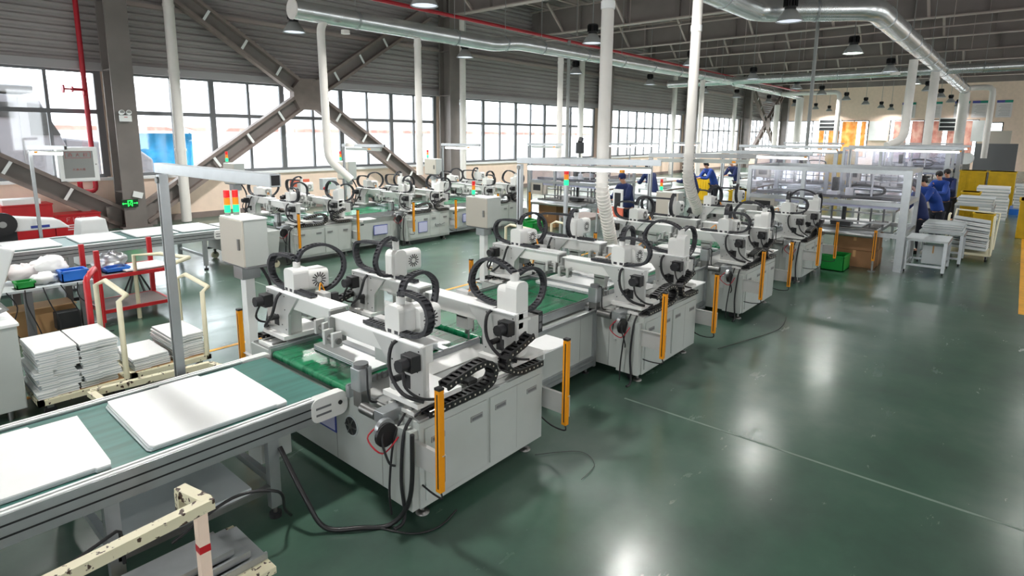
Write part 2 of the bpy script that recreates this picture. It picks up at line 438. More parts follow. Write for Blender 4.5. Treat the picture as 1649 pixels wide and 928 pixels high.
def curtain(y0, y1, z0, z1, m, label):
    n = int((y1-y0)/.12); v = []
    for i in range(n+1):
        y = y0+(y1-y0)*i/n; dx = .07*math.sin(i*1.9)+.03*math.sin(i*.7)
        v += [(BX-.16+dx, y, z0), (BX-.16+dx*.6, y, z1)]
    c = MB().mat(m).add(v, [(2*i, 2*i+2, 2*i+3, 2*i+1) for i in range(n)], True)
    o = c.build('curtain'); sm = o.modifiers.new('s', 'SOLIDIFY'); sm.thickness = .01
    return tag(o, label, 'curtain')
for i, (a, b) in enumerate(((14.4, 14.9), (15.3, 16.9), (17.2, 18.3), (18.8, 19.4))):
    curtain(a, b, 1.1, 5.2, 'orange', 'orange curtain in the far end window, %s of four from the white wall box' % ('first', 'second', 'third', 'fourth')[i])
for i, (a, b) in enumerate(((4.3, 5.2), (5.5, 6.6), (7.0, 8.3), (8.8, 9.9), (10.3, 11.6))):
    curtain(a, b, 1.1, 5.2, 'pinkcloth', 'pale pink curtain in the right far window, %s from the right' % ('first', 'second', 'third', 'fourth', 'fifth')[i])
# side never seen (kept plain), with its own windows
wr = MB().mat('creamplain').box(XW0, XW1, YW0-.3, YW0, 0, 1.7).box(XW0, XW1, YW0-.3, YW0, 6.5, ZR)
for k in range(13): x = XW0+k*7.5; wr.box(x, x+5.2, YW0-.3, YW0, 1.7, 6.5)
S(wr.build('wall_right'))
wn = MB().mat('creamplain')
wall_x(wn, XW0-.3, YW0, YW1, 0, ZR, [(-6, -2, 1.2, 5.0), (2, 6, 1.2, 5.0), (10, 14, 1.2, 5.0), (17, 21, 1.2, 5.0)])
S(wn.build('wall_front'))

# ---------------------------------------------------------------- outside the windows
og = MB().mat('concrete').box(-30, 140, 24.1, 90, -.35, -.25)
o = og.build('outside_ground'); S(o)
tk = T('lorry', 'silver lorry cab parked outside the leftmost window', 'lorry', (5.0, 31, -.25))
b = MB().mat('lorrygrey').prism([(-3.5, .9), (1.9, .9), (1.9, 2.9), (1.1, 4.9), (-3.5, 5.0)], 'y', 0, 2.6)
b.mat('midgrey').box(-3.5, 1.0, -.03, 2.63, 5.0, 5.3)
b.build('cab', tk, .05)
MB().mat('dark').prism([(.75, 3.3), (1.75, 3.3), (1.15, 4.55), (.75, 4.6)], 'y', -.05, -.01).build('side_window', tk)
MB().mat('dark').box(-2.2, .3, -.05, -.01, 4.0, 4.6).build('side_window', tk)
MB().mat('lorrygrey').prism([(1.9, .9), (5.2, .9), (5.2, 2.2), (4.4, 2.9), (1.9, 3.2)], 'y', 0, 2.6).build('hood', tk, .1)
MB().mat('midgrey').box(.45, .5, -.04, 0, 1.0, 4.8).build('door_seam', tk)
for x in (-2, 3.6): MB().mat('rubber').cyl((x, -.1, .75), (x, .4, .75), .75, n=20).build('wheel', tk)
bo = T('workshop_building', 'pale building with red beams beyond the windows', 'building', (34, 52, -.25))
b = MB().mat('outwhite').box(-30, 45, 0, 6, 0, 7); b.build('wall', bo)
b = MB().mat('pinkcloth').box(-30, 45, -.2, 0, 3.6, 3.9); b.build('beam', bo)
for k in range(10):
    MB().mat('panelgrey').box(-28+k*7, -24+k*7, -.06, 0, .5, 3).build('window', bo)
tp = T('blue_tarpaulin_stall', 'bright blue tarpaulin stall outside, right of the first column', 'stall', (11.55, 34.7, -.25)); tp.scale = (1.1, 1, 1.1)
b = MB().mat('lblue')
n = 16; v = []
for i in range(n+1): x = -1.7+3.4*i/n; v += [(x, .12*math.sin(i*1.7), .6), (x, .1*math.sin(i*1.7+1), 3.1)]
b.add(v, [(2*i, 2*i+2, 2*i+3, 2*i+1) for i in range(n)], True); o = b.build('tarpaulin', tp); sm = o.modifiers.new('s', 'SOLIDIFY'); sm.thickness = .02
b = MB().mat('panel').bar((-1.9, 0, 3.1), (0, 0, 3.7), 1.5, .06).bar((0, 0, 3.7), (1.9, 0, 3.1), 1.5, .06); b.build('roof', tp)
for x in (-1.7, 1.7): MB().mat('grey').cyl((x, .3, 0), (x, .3, 3.15), .04).build('post', tp)
tf = T('traffic_cone', 'small orange-red cone outside the first window', 'cone', (4.9, 27.5, -.25))
MB().mat('orangered').lathe([(.3, 0), (.3, .06), (.22, .06), (.05, 1.9), (0, 1.9)]).build('cone', tf)

# ================================================================== ASSEMBLY MACHINES (row one)
def curved(pts, n=5): return catmull(pts, n)
def sunburst(mb, c, r, ax, m='black'):
    mb.mat(m); c = Vector(c)
    u, v, w_ = {'x': (Vector((0, 1, 0)), Vector((0, 0, 1)), Vector((1, 0, 0))), 'y': (Vector((1, 0, 0)), Vector((0, 0, 1)), Vector((0, 1, 0)))}[ax]
    for k in range(14):
        t = 2*PI*k/14; d = u*math.cos(t)+v*math.sin(t); s = w_.cross(d)
        mb.obox(c+d*r*.68, (r*.62, r*.13, .006), Matrix((d, s, w_)).transposed())
def arm(mc, ox, flip, style):
    """one cantilever robot; local y runs from the operator side over the belt; flip mirrors it to the far side"""
    def xf(p):
        x, y, z = p
        if flip: y = 2.86-y; z += .02
        return (x+ox, y, z)
    def B(): return MB(xf)
    a = B().mat('plate')
    a.prism([(.06, 1.02), (.5, 1.02), (.52, 1.26), (.74, 1.5), (.06, 1.5)], 'x', -.02, .015)
    a.mat('robotwhite').box(.015, .17, .2, .46, 1.02, 1.44)
    a.mat('robotwhite').box(-.08, .42, .06, .52, .985, 1.03)
    a.mat('grey').box(-.02, .36, .1, .48, .95, .985)
    a.mat('dark').box(-.024, -.019, .22, .32, 1.1, 1.22)
    for yy, zz in ((.1, 1.45), (.45, 1.45), (.1, 1.08), (.46, 1.08), (.27, 1.4), (.12, 1.27), (.45, 1.3), (.38, 1.12)): a.box(-.024, -.019, yy, yy+.014, zz, zz+.014)
    root = a.build('robot_arm', mc, .004)
    b = B().mat('robotwhite').box(.01, .13, .1, 1.36, 1.33, 1.49)
    b.mat('panel').box(-.03, .17, .08, 1.37, 1.49, 1.505)
    b.mat('alu').box(.13, .138, .15, 1.33, 1.35, 1.38).box(.13, .138, .15, 1.33, 1.43, 1.46)
    b.mat('grey').box(-.05, .13, 1.36, 1.39, 1.22, 1.49).box(.0, .1, 1.39, 1.46, 1.3, 1.4)
    b.mat('plate').box(-.12, -.02, 1.2, 1.24, 1.24, 1.38).box(-.12, -.02, 1.34, 1.38, 1.24, 1.38); b.mat('steel').cyl((-.07, 1.18, 1.3), (-.07, 1.42, 1.3), .03)
    b.build('beam', root, .004)
    m = B().mat('black').box(-.12, -.02, .08, .22, 1.3, 1.44).mat('rubber').cyl((-.2, .15, 1.37), (-.12, .15, 1.37), .055, n=10)
    m.mat('black').cyl((-.12, .3, 1.2), (-.02, .3, 1.2), .03, n=10)
    m.build('motor', root, .006)
    if style == 'fan':
        h = B().mat('robotwhite').rbox(.2, .44, .34, .6, 1.5, 1.72, .05, 'x')
        h.rbox(.02, .2, .4, .6, 1.5, 1.76, .05, 'x'); h.cyl((.12, .5, 1.74), (.12, .5, 1.82), .04)
        sunburst(h, (.32, .337, 1.61), .085, 'y'); sunburst(h, (.32, .603, 1.61), .085, 'y'); sunburst(h, (.444, .47, 1.61), .085, 'x')
        h.mat('grey').box(.17, .3, .4, .56, 1.2, 1.5)
        h.build('drive_housing', root, .012)
        top = (.12, .5, 1.82); hy = .5; hx = .3
    elif style == 'tall':
        h = B().mat('robotwhite').rbox(.02, .2, .7, .88, 1.28, 1.84, .07, 'y'); h.rbox(.19, .42, .72, .88, 1.56, 1.82, .05, 'x')
        h.cyl((.11, .79, 1.84), (.11, .79, 1.94), .04)
        sunburst(h, (.3, .717, 1.69), .08, 'y'); sunburst(h, (.424, .8, 1.69), .075, 'x'); sunburst(h, (.3, .883, 1.69), .08, 'y')
        h.build('drive_housing', root, .012)
        top = (.11, .79, 1.94); hy = .79; hx = .24
    else:
        h = B().mat('robotwhite').rbox(.02, .2, .1, .24, 1.04, 1.8, .06, 'y'); h.rbox(.03, .19, .24, .36, 1.04, 1.74, .05, 'y')
        h.cyl((.11, .2, 1.76), (.11, .2, 1.88), .045); h.mat('grey').box(.2, .21, .13, .32, 1.06, 1.5).mat('robotwhite').box(.0, .22, .08, .37, 1.4, 1.43)
        h.mat('plate').box(.2, .4, .12, .32, 1.16, 1.4); h.mat('black').box(.4, .48, .13, .31, 1.2, 1.42).mat('midgrey').box(.42, .46, .125, .13, 1.24, 1.3).box(.42, .46, .125, .13, 1.32, 1.38)
        h.build('drive_housing', root, .012)
        top = (.11, .2, 1.88); hy = .2; hx = .11
    # screwdriver head hanging on the beam
    ty = {'fan': .85, 'tall': .72, 'column': .98}[style]
    t = B().mat('plate').box(.16, .24, ty-.08, ty+.1, 1.12, 1.54); t.mat('robotwhite').box(.24, .3, ty-.06, ty+.02, 1.2, 1.5)
    t.mat('dark').box(.26, .34, ty+.03, ty+.09, 1.3, 1.52).box(.3, .305, ty-.04, ty, 1.3, 1.36)
    t.mat('steel').cyl((.28, ty+.06, 1.02), (.28, ty+.06, 1.32), .02, n=10).cyl((.23, ty-.02, .99), (.23, ty-.02, 1.2), .012, n=8).cyl((.32, ty, 1.05), (.32, ty, 1.24), .014, n=8)
    t.mat('alu').cyl((.21, ty+.14, 1.3), (.21, ty+.14, 1.46), .025).box(.16, .34, ty-.07, ty+.1, 1.24, 1.26)
    t.mat('black').cyl((.34, ty-.03, 1.36), (.34, ty+.04, 1.36), .035, n=12)
    t.build('screwdriver_head', root, .002)
    c = B().mat('panelgrey')
    c.tube(curved([(.3, ty, 1.3), (.42, ty+.1, 1.36), (.46, ty+.05, 1.2), (.36, ty-.02, 1.06), (.28, ty, 1.04)]), .006, 6)
    c.mat('yellow').tube(curved([(.2, ty-.05, 1.54), (.26, ty-.12, 1.6), (.3, ty-.1, 1.48), (.27, ty-.02, 1.4)]), .008, 6)
    c.mat('rubber').tube(curved([(.1, .35, 1.5), (-.06, .4, 1.46), (-.12, .36, 1.25), (-.12, .2, 1.1), (-.02, .05, 1.04)]), .017, 8)
    c.tube(curved([(-.15, .15, 1.32), (-.17, .1, 1.2), (-.08, .02, 1.1), (.1, 0, 1.04)]), .012, 8)
    c.build('hose', root)
    # flat chain on top of the beam curling up to the housing
    g = B().mat('chain')
    if style == 'column': pts = [(.1, .2, 1.88), (.1, .34, 1.95), (.1, .56, 1.97), (.1, .72, 1.86), (.1, .78, 1.7), (.1, .7, 1.58), (.1, .5, 1.53), (.1, .38, 1.53)]
    else: pts = [(.06, hy+.42, 1.53), (.06, hy+.1, 1.53), (.06, .25, 1.54), (.06, .1, 1.6), (.06, .05, 1.74), (.07, .14, 1.86), (.1, hy-.12, 1.88), (.11, hy-.02, 1.86)]
    g.chain(pts, .07, .032, .045, (1, 0, 0)); g.build('cable_chain', root)
    g = B().mat('chain')
    if style == 'column':
        pts = [(.16, .2, 1.86), (.3, .18, 1.9), (.47, .18, 1.84), (.55, .18, 1.7), (.5, .18, 1.55), (.36, .18, 1.47), (.22, .18, 1.47)]; sd = (0, 1, 0)
    elif style == 'fan': pts = [top, (.2, hy+.02, 1.95), (.42, hy+.06, 1.98), (.6, hy+.1, 1.86), (.62, hy+.12, 1.68), (.5, hy+.1, 1.52), (.36, hy+.05, 1.46)]; sd = (0, 1, 0)
    else: pts = [top, (.02, hy+.04, 2.0), (-.16, hy+.08, 1.94), (-.26, hy+.1, 1.76), (-.2, hy+.1, 1.6), (-.04, hy+.06, 1.56)]; sd = (0, 1, 0)
    g.chain(pts, .06, .03, .042, sd); g.build('cable_chain', root)
    return root
def curtain_bar(mc, x, y0, y, z0, z1, rear=False):
    """yellow light curtain with its grey bracket plate"""
    b = MB().mat('yellow').box(x-.025, x+.025, y-.026, y+.026, z0, z1); b.mat('black').box(x-.027, x-.024, y-.008, y+.004, z0+.03, z1-.03).box(x-.026, x+.026, y-.028, y+.028, z1, z1+.02)
    o = b.build('light_curtain', mc)
    ya, yb = sorted((y0, y))
    b = MB().mat('plate').box(x+.03, x+.036, ya-.03, yb, z0+.08, z0+.3).box(x+.0, x+.036, ya-.03, yb, z0+.3, z0+.306); b.mat('dark').box(x+.026, x+.03, ya+.03, ya+.045, z0+.26, z0+.275)
    b.build('bracket', o)
    b = MB().mat('rubber').tube(curved([(x, y, z0), (x+.02, y+.02, z0-.08), (x+.08, (y+y0)/2, z0-.1), (x+.06, y0, z0+.1), (x+.05, y0+.02*(1 if not rear else -1), z0+.3)]), .008, 6); b.build('cable', o)
def make_machine(label, style4=('fan', 'column', 'fan', 'tall'), group='row of white assembly machines'):
    L = 1.62; mc = T('assembly_machine', label, 'machine', (0, 0, 0), 0)
    b = MB().mat('white').box(0, L, 0, 2.86, .14, .9); b.mat('grey').box(.02, L-.02, .02, 2.84, .9, .915)
    b.mat('white').box(-.07, 0, .02, .34, .14, .84)
    b.mat('dark').box(.02, L-.02, 2.861, 2.862, .15, .16)
    b.mat('grey')
    for yy in (.5, 1.2): b.box(-.003, 0, yy, yy+.006, .14, .9)
    b.mat('black').box(-.004, 0, 1.9, 1.93, .72, .75).box(-.004, 0, 1.75, 1.77, .62, .64)
    b.build('cabinet', mc, .006)
    for k in range(2):
        x0 = .05+k*.78
        d = MB().mat('white').box(x0, x0+.74, -.018, 0, .2, .84); d.mat('grey').box(x0+.37, x0+.373, -.0195, -.018, .2, .84) if k else None
        dd = d.build('door', mc, .004)
        for hx in (x0+.06, x0+.52):
            MB().mat('grey').box(hx, hx+.15, -.026, -.018, .7, .75).mat('midgrey').box(hx+.012, hx+.138, -.028, -.026, .712, .738).build('recessed_handle', dd)
    for x in (.12, L-.12):
        for y in (.12, 2.7):
            MB().mat('steel').cyl((x, y, .015), (x, y, .14), .018, n=10).lathe([(.06, 0), (.06, .012), (.02, .03), (0, .03)], (x, y, 0)).build('levelling_foot', mc)
            MB().mat('steel').box(x-.03, x+.03, y+.08, y+.14, .09, .14).mat('rubber').cyl((x-.014, y+.11, .05), (x+.014, y+.11, .05), .05).build('caster', mc)
    b = MB().mat('panelgrey').cyl((-.008, .95, .56), (0, .95, .56), .1, n=20).mat('dark').cyl((-.014, .95, .56), (-.008, .95, .56), .085, n=20).mat('steel').cyl((-.02, .95, .56), (-.014, .95, .56), .03, n=12)
    for k in range(6): a = 2*PI*k/6; b.bar((-.018, .95, .56), (-.018, .95+.085*math.cos(a), .56+.085*math.sin(a)), .006, .012)
    b.build('cooling_fan', mc)
    # belt through the machine
    b = MB().mat('belt').rbox(-.04, L+.02, .96, 2.3, .86, .94, .035, 'y'); b.build('conveyor_belt', mc)
    b = MB().mat('alu')
    for y in (.9, 2.31): b.box(-.05, L+.03, y, y+.05, .86, .97).box(-.05, L+.03, y+.015, y+.035, .97, .985)
    for x in (.52, 1.1): b.box(x, x+.08, .9, 2.36, .97, 1.0)
    b.mat('plate').box(.02, L, .62, .9, .915, .93).box(.02, L, 2.36, 2.55, .915, .93)
    for k in range(9): b.mat('steel').cyl((.05+k*.06, .86, .96), (.05+k*.06, .86, 1.02), .01, n=6)
    b.build('belt_frame', mc)
    # linear rails and floor chains
    for y0 in (.1, 2.4):
        b = MB().mat('robotwhite').box(.03, L-.03, y0, y0+.34, .915, .95); b.mat('steel').box(.05, L-.05, y0+.05, y0+.08, .95, .965).box(.05, L-.05, y0+.26, y0+.29, .95, .965)
        b.mat('black').box(.7, .82, y0+.04, y0+.3, .95, .99)
        b.build('linear_rail', mc, .003)
    for yy, s in ((.03, 1), (2.83, -1)):
        g = MB().mat('black'); g.chain([(.1, yy, .95), (.45, yy, .95), (.78, yy, .96), (.9, yy, 1.05), (.84, yy, 1.16), (.68, yy, 1.19), (.3, yy, 1.12)], .1, .06, .06, (0, 1, 0), pins=True); g.build('cable_chain', mc)
        g = MB().mat('black'); g.chain([(L-.02, yy, .95), (1.42, yy, .95), (1.2, yy, .97), (1.07, yy, 1.06), (1.1, yy, 1.16), (1.25, yy, 1.2), (1.45, yy, 1.27)], .1, .06, .06, (0, 1, 0), pins=True); g.build('cable_chain', mc)
    # screw feeder motor on the infeed corner
    b = MB().mat('alu').rbox(-.1, .04, .66, .8, 1.0, 1.2, .02, 'z'); b.mat('midgrey').cyl((-.03, .73, 1.2), (-.03, .73, 1.235), .065, n=18); b.mat('steel').box(-.08, .02, .67, .79, .84, 1.0)
    b.mat('dark').tube(curved([(-.03, .66, 1.22), (-.06, .6, 1.2), (-.05, .6, .95), (.02, .58, .9)]), .01, 6); b.build('conveyor_motor', mc, .004)
    b = MB().mat('alu').box(-.16, .06, .26, .38, .86, .96).cyl((-.16, .22, .84), (-.16, .26, .84), .09, n=18); b.mat('black').cyl((-.17, .2, .8), (-.17, .23, .8), .1, n=18); b.mat('steel').cyl((-.1, .42, .88), (-.1, .62, .88), .05, n=12)
    b.build('feeder', mc, .003)
    b = MB().mat('rubber')
    b.tube(curved([(-.1, .24, .9), (-.22, .2, .8), (-.2, .15, .6), (-.1, .2, .5)]), .01, 6); b.tube(curved([(0, .1, .92), (-.08, .1, .8), (-.1, .12, .4), (-.09, .1, .06), (-.2, .1, .02)]), .014, 6); b.tube(curved([(.02, .2, .92), (-.1, .2, .75), (-.13, .24, .3), (-.1, .26, .03)]), .01, 6)
    b.mat('redpipe').tube(curved([(-.16, .3, .86), (-.26, .34, .76), (-.22, .2, .66), (-.1, .14, .78)]), .007, 6)
    for k in range(7): b.mat('rubber').tube(curved([(.02+.02*k, .08+.01*k, .93), (.1+.02*k, .04, .98), (.3, .02+.02*k, 1.0)]), .008, 5)
    b.build('cable', mc)
    arm(mc, .12, False, style4[0]); arm(mc, 1.3, False, style4[1]); arm(mc, .2, True, style4[2]); arm(mc, 1.32, True, style4[3])
    curtain_bar(mc, -.05, .42, -.3, .46, 1.3); curtain_bar(mc, L+.02, .3, -.28, .36, 1.24)
    curtain_bar(mc, -.0, 2.7, 3.1, .42, 1.22, True); curtain_bar(mc, L+.02, 2.7, 3.1, .42, 1.22, True)
    return mc
m0 = make_machine('nearest white four-armed robot machine, thick black cable at its front corner')
m0.location = Vector((2.88, 3.44, 0))*K
dup(m0, (6.62, 3.44, 0), label='second white robot machine of the front row, counted from the camera')
dup(m0, (10.28, 3.44, 0), label='third white robot machine of the front row, counted from the camera')
dup(m0, (13.95, 3.44, 0), label='fourth white robot machine of the front row, next to the green crate')

def make_section(label, L=2.0):
    t = T('transfer_conveyor', label, 'conveyor')
    b = MB().mat('white').box(.02, L-.02, .02, 1.68, .16, .86)
    b.mat('grey').box(L-.35, L-.346, .016, .02, .16, .86)
    b.build('cabinet', t, .004)
    b = MB().mat('alu')
    for x in (0, L-.06):
        for y in (-.02, 1.66): b.box(x, x+.06, y, y+.06, .1, .9).box(x+.02, x+.04, y-.003, y, .1, .9)
    for z in (.12, .2, .86): b.box(0, L, -.02, .02, z, z+.045).box(0, L, 1.68, 1.72, z, z+.045)
    for z in (.12, .86): b.box(L-.04, L, 0, 1.7, z, z+.05)
    b.build('frame', t, .002)
    MB().mat('belt').rbox(.02, L-.03, .26, 1.6, .86, .95, .035, 'y').build('conveyor_belt', t)
    b = MB().mat('alu').box(0, L, .18, .24, .88, .98).box(0, L, 1.62, 1.68, .88, .98).mat('steel').box(0, L, .2, .22, .98, .99).box(0, L, 1.64, 1.66, .98, .99); b.build('belt_rail', t)
    for x in (.1, L-.1):
        for y in (.08, 1.6): MB().mat('steel').cyl((x, y, .02), (x, y, .14), .02, n=10).mat('rubber').cyl((x, y, 0), (x, y, .02), .045, n=14).build('levelling_foot', t)
    b = MB().mat('panel').box(.12, .62, -.55, -.2, .93, .945).box(.12, .14, -.55, .1, .88, .945); b.mat('white').box(.14, .24, -.3, .1, .86, .93); b.build('tray_arm', t)
    b = MB().mat('dark').box(.5, .62, .015, .02, .7, .735); b.build('recessed_handle', t)
    return t
s0 = make_section('white conveyor section joining the nearest machine to the second machine'); s0.location = Vector((4.58, 4.13, 0))*K
dup(s0, (8.27, 4.13, 0), label='white conveyor section joining the second machine to the third machine')
dup(s0, (11.95, 4.13, 0), label='white conveyor section joining the third machine to the fourth machine').scale = (.96, 1, 1)

# flat white panels
def panel_mesh(mb, w=1.05, d=1.02, n=3, tilt=0, m='panel'):
    z = 0
    for k in range(n):
        o = .012*((k*7) % 3-1)
        mb.mat(m if k == n-1 else 'panelgrey')
        mb.prism([(o, .03), (o+.02, 0), (w-.1, 0), (w-.09, -.02), (w-.01, -.02), (w, .03), (w, d-.05), (w-.3, d-.05), (w-.31, d), (w*.4, d), (w*.39, d-.02), (.02, d-.02), (o, d-.08)], 'z', z, z+.011)
        z += .0125
    return mb
pn = 0
def panel(loc, rz, label, group=None, w=1.05, d=1.02, n=3):
    o = panel_mesh(MB(), w, d, n).build('folded_sheet_panel', None); o.location = Vector(loc)*K; o.rotation_euler = (0, 0, rz)
    return tag(o, label, 'panel', group)
# ---------------------------------------------------------------- infeed conveyor
def conveyor(name, label, x0, x1, y0, y1, legs, ztop=.88):
    t = T(name, label, 'conveyor', (x0, y0, 0)); L = x1-x0; W = y1-y0
    MB().mat('beltteal').rbox(.06, L-.05, .09, W-.09, ztop-.075, ztop-.005, .034, 'y').build('conveyor_belt', t)
    b = MB()
    for y, o in ((0, -1), (W-.08, 1)):
        b.mat('alu').box(0, L-.3, y, y+.08, ztop-.2, ztop+.01); b.mat('panel').box(0, L-.3, y+.005, y+.03, ztop+.01, ztop+.02).box(0, L-.3, y+.05, y+.075, ztop+.01, ztop+.02)
        b.mat('black')
        yy = y-.002 if o < 0 else y+.08
        for z in (ztop-.14, ztop-.065): b.box(0, L-.3, yy, yy+.003, z, z+.014)
    b.build('side_rail', t, .003)
    for y in (-.01, W-.08):
        b = MB().mat('robotwhite').rbox(L-.34, L+.02, y, y+.09, ztop-.2, ztop+.02, .07, 'y')
        if y < 0: b.mat('midgrey').box(L-.3, L-.15, y-.004, y, ztop-.08, ztop-.06).box(L-.3, L-.15, y-.004, y, ztop-.14, ztop-.12); b.mat('black').cyl((L-.06, y-.01, ztop-.08), (L-.06, y, ztop-.08), .02)
        b.build('end_plate', t, .003)
    MB().mat('steel').cyl((L-.07, .05, ztop-.045), (L-.07, W-.05, ztop-.045), .04).build('roller', t)
    for x in legs:
        for y in (.0, W-.07):
            MB().mat('alu').box(x, x+.09, y, y+.07, .1, ztop-.2).mat('rubber').cyl((x+.045, y+.035, 0), (x+.045, y+.035, .04), .05).mat('steel').cyl((x+.045, y+.035, .04), (x+.045, y+.035, .1), .018).build('leg', t)
        MB().mat('alu').box(x+.02, x+.07, .07, W-.07, .3, .36).build('cross_bar', t)
    return t
cv = conveyor('belt_conveyor', 'long teal belt conveyor in the left foreground carrying two big white panels', -1.6, 2.84, 4.42, 5.85, (.9, 2.55, 3.7), .9)
b = MB().mat('white').box(3.72, 4.0, .18, .42, .42, .7); b.build('gearbox', cv, .01)
b = MB().mat('panelgrey').box(2.68, 3.55, .02, .8, .34, .36).box(2.68, 3.55, .02, .04, .3, .34); b.mat('steel').box(2.6, 3.7, 0, .05, .26, .31).box(2.6, 3.7, .78, .83, .26, .31); b.build('lower_shelf', cv)
panel((1.3, 4.58, .9), math.radians(-1), 'big white sheet panel lying on the teal belt, the one nearer the machine', w=1.06, d=1.12)
panel((-.02, 4.6, .9), math.radians(-2), 'big white sheet panel on the teal belt at the left picture edge', w=1.08, d=1.05)
for i, x in enumerate((3.18, 7.0, 10.6, 14.3)):
    panel((x, 4.5, .945), 0, 'white sheet panel on the green belt inside the %s machine of the front row' % ('nearest', 'second', 'third', 'fourth')[i], w=1.05, d=1.05)
panel((8.75, 4.5, .95), 0, 'white sheet panel on the belt between the second and the third machine', w=.95)

# ---------------------------------------------------------------- aluminium light frames
def light_frame(loc, label, beam=1.6, dx=0, lit=True, h=2.85, group=None, tube=True, r=.038, base=0):
    t = T('lamp_stand', label, 'light frame', loc)
    b = MB().mat('alu').box(-r, r, -r, r, base, h-.1); b.mat('steel').box(-.1, .1, -.1, .1, base, base+.02); b.mat('black').box(-r-.002, -r, -.01, .01, base+.1, h-.12); b.build('post', t, .002)
    b = MB().mat('alu').bar((0, .06, h-.04), (dx, -beam, h-.04), .08, .09); d = Vector((dx, -beam-.06, 0)).normalized()
    b.mat('black').bar(Vector((0, 0, h-.04))+Vector((dx, -beam, 0)), Vector((0, 0, h-.04))+Vector((dx, -beam, 0))+d*.004, .062, .07)
    b.mat('grey').cyl((-.055, 0, h-.15), (-.045, 0, h-.15), .03)
    b.build('beam', t, .002)
    if tube:
        b = MB().mat('white').bar((0, -.15, h-.12), (dx*.9, -beam+.1, h-.12), .1, .03).mat('yellow').box(-.03, .03, -beam+.06, -beam+.12, h-.15, h-.11)
        o = b.build('lamp_tray', t)
        MB().mat('led' if lit else 'white').bar((0, -.17, h-.15), (dx*.9, -beam+.12, h-.165), .1, .06).build('lamp_tube', o)
    return t
light_frame((2.03, 6.0, 0), 'nearest aluminium light frame whose beam ends in a black square opening', 2.1, lit=False, h=2.92, tube=False)
light_frame((7.3, 6.1, 0), 'aluminium light frame with a lit tube over the second machine', 1.95, 1.0)
light_frame((11.8, 6.15, 0), 'unlit aluminium light frame over the third machine', 1.9, 1.0, lit=False)
light_frame((16.3, 6.3, 0), 'aluminium light frame with a long lit tube above the glazed machine', 2.2, .3)
lf2 = [(2.95, 16.2, 'slim lit lamp frame at the far left, in front of the fire hose cabinet'), (10.6, 16, 'slim lamp frame behind the first back-row machine'), (14.75, 16, 'lit slim lamp frame beside the second wall column'),
       (19.2, 15.6, 'slim lamp frame beside the black blower in front of the third window'), (24.6, 15.2, 'lit slim lamp frame just right of the thick white hose pipe'), (27.6, 15.6, 'lit slim lamp frame above the second seated worker'), (33.5, 16, 'lit slim lamp frame before the open bright doorway')]
for i, (x, y, lb) in enumerate(lf2):
    light_frame((x, y, 0), lb, .6 if i == 0 else 1.4, .5, lit=i not in (1, 3), h=2.9, r=.03)

# ---------------------------------------------------------------- electric cabinets with stack lights
def ebox(loc, label, sx=.3, sy=.62, z0=1.56, z1=2.14, towers=2, slabel=None):
    t = T('control_box', label, 'control box', loc)
    MB().mat('white').box(-sx/2, sx/2, -sy/2, sy/2, z0, z1).mat('midgrey').box(-sx/2, sx/2, -sy/2-.005, sy/2+.005, z0-.03, z0).mat('panel').box(-sx/2-.01, sx/2+.01, -sy/2-.01, sy/2+.01, z1, z1+.02).build('housing', t, .006)
    d = MB().mat('beige').box(-sx/2-.025, -sx/2, -sy/2, sy/2, z0, z1).build('door', t, .005)
    MB().mat('steel').box(-sx/2-.045, -sx/2-.025, -sy/2+.07, -sy/2+.11, (z0+z1)/2-.08, (z0+z1)/2+.06).build('lock', d)
    MB().mat('panel').box(-.06, .06, -.07, .07, .03, z0-.03).mat('alu').box(-.16, .16, -.16, .16, 0, .03).box(-.12, .12, -.12, .12, z0-.2, z0-.03).build('pedestal', t, .004)
    b = MB().mat('rubber').tube(curved([(.1, -.1, z0), (.2, -.2, z0-.3), (.2, -.1, z0-.7), (.1, .1, .1), (-.3, .2, .02)]), .02, 6); b.build('cable', t)
    for k in range(towers):
        xx, yy = -.1+.1*k, sy/2-.1-.02*k
        o = MB().mat('grey').cyl((xx, yy, z1+.02), (xx, yy, z1+.08), .035).build('stack_light', t)
        for j, (m, h) in enumerate((('lampgreen', .1), ('lampamber', .1), ('lampred', .1))):
            MB().mat(m).cyl((xx, yy, z1+.06+j*.095), (xx, yy, z1+.06+j*.095+h-.009), .036, n=16).build(('green_lens', 'amber_lens', 'red_lens')[j], o)
    return t
ebox((3.42, 7.45, 0), 'beige control box on a white pedestal with two stack lights, left of the nearest machine')
ebox((9.25, 8.75, 0), 'beige control box on a tall white pedestal in the middle of the aisle', sx=.42, sy=.62, z0=1.26, z1=1.88, towers=1)
ebox((14.6, 7.0, 0), 'distant beige control box under the ribbed hose, with a green-lit stack light', z0=1.1, z1=1.75, towers=1)
ebox((7.6, 16.9, 0), 'small beige control box with stack light against the cream wall, behind the nearest light frame', z0=1.8, z1=2.35, towers=1)
ebox((11.3, 16.9, 0), 'small beige control box with stack light below the middle window, beside the bent white pipe', z0=1.75, z1=2.3, towers=1)
ebox((15.1, 16.9, 0), 'small beige control box with stack light left of the second wall column', z0=1.75, z1=2.3, towers=1)
o = T('stack_light', 'slim stack light standing beside the ribbed white hose, green lamp lit', 'stack light', (9.0, 6.4, 0))
MB().mat('alu').box(-.03, .03, -.03, .03, 0, 2.3).box(-.1, .1, -.1, .1, 0, .02).build('post', o)
for j, m in enumerate(('lampgreen', 'lampamber', 'lampred')): MB().mat(m).cyl((0, 0, 2.3+.1*j), (0, 0, 2.395+.1*j), .045, n=16).build(('green_lens', 'amber_lens', 'red_lens')[j], o)

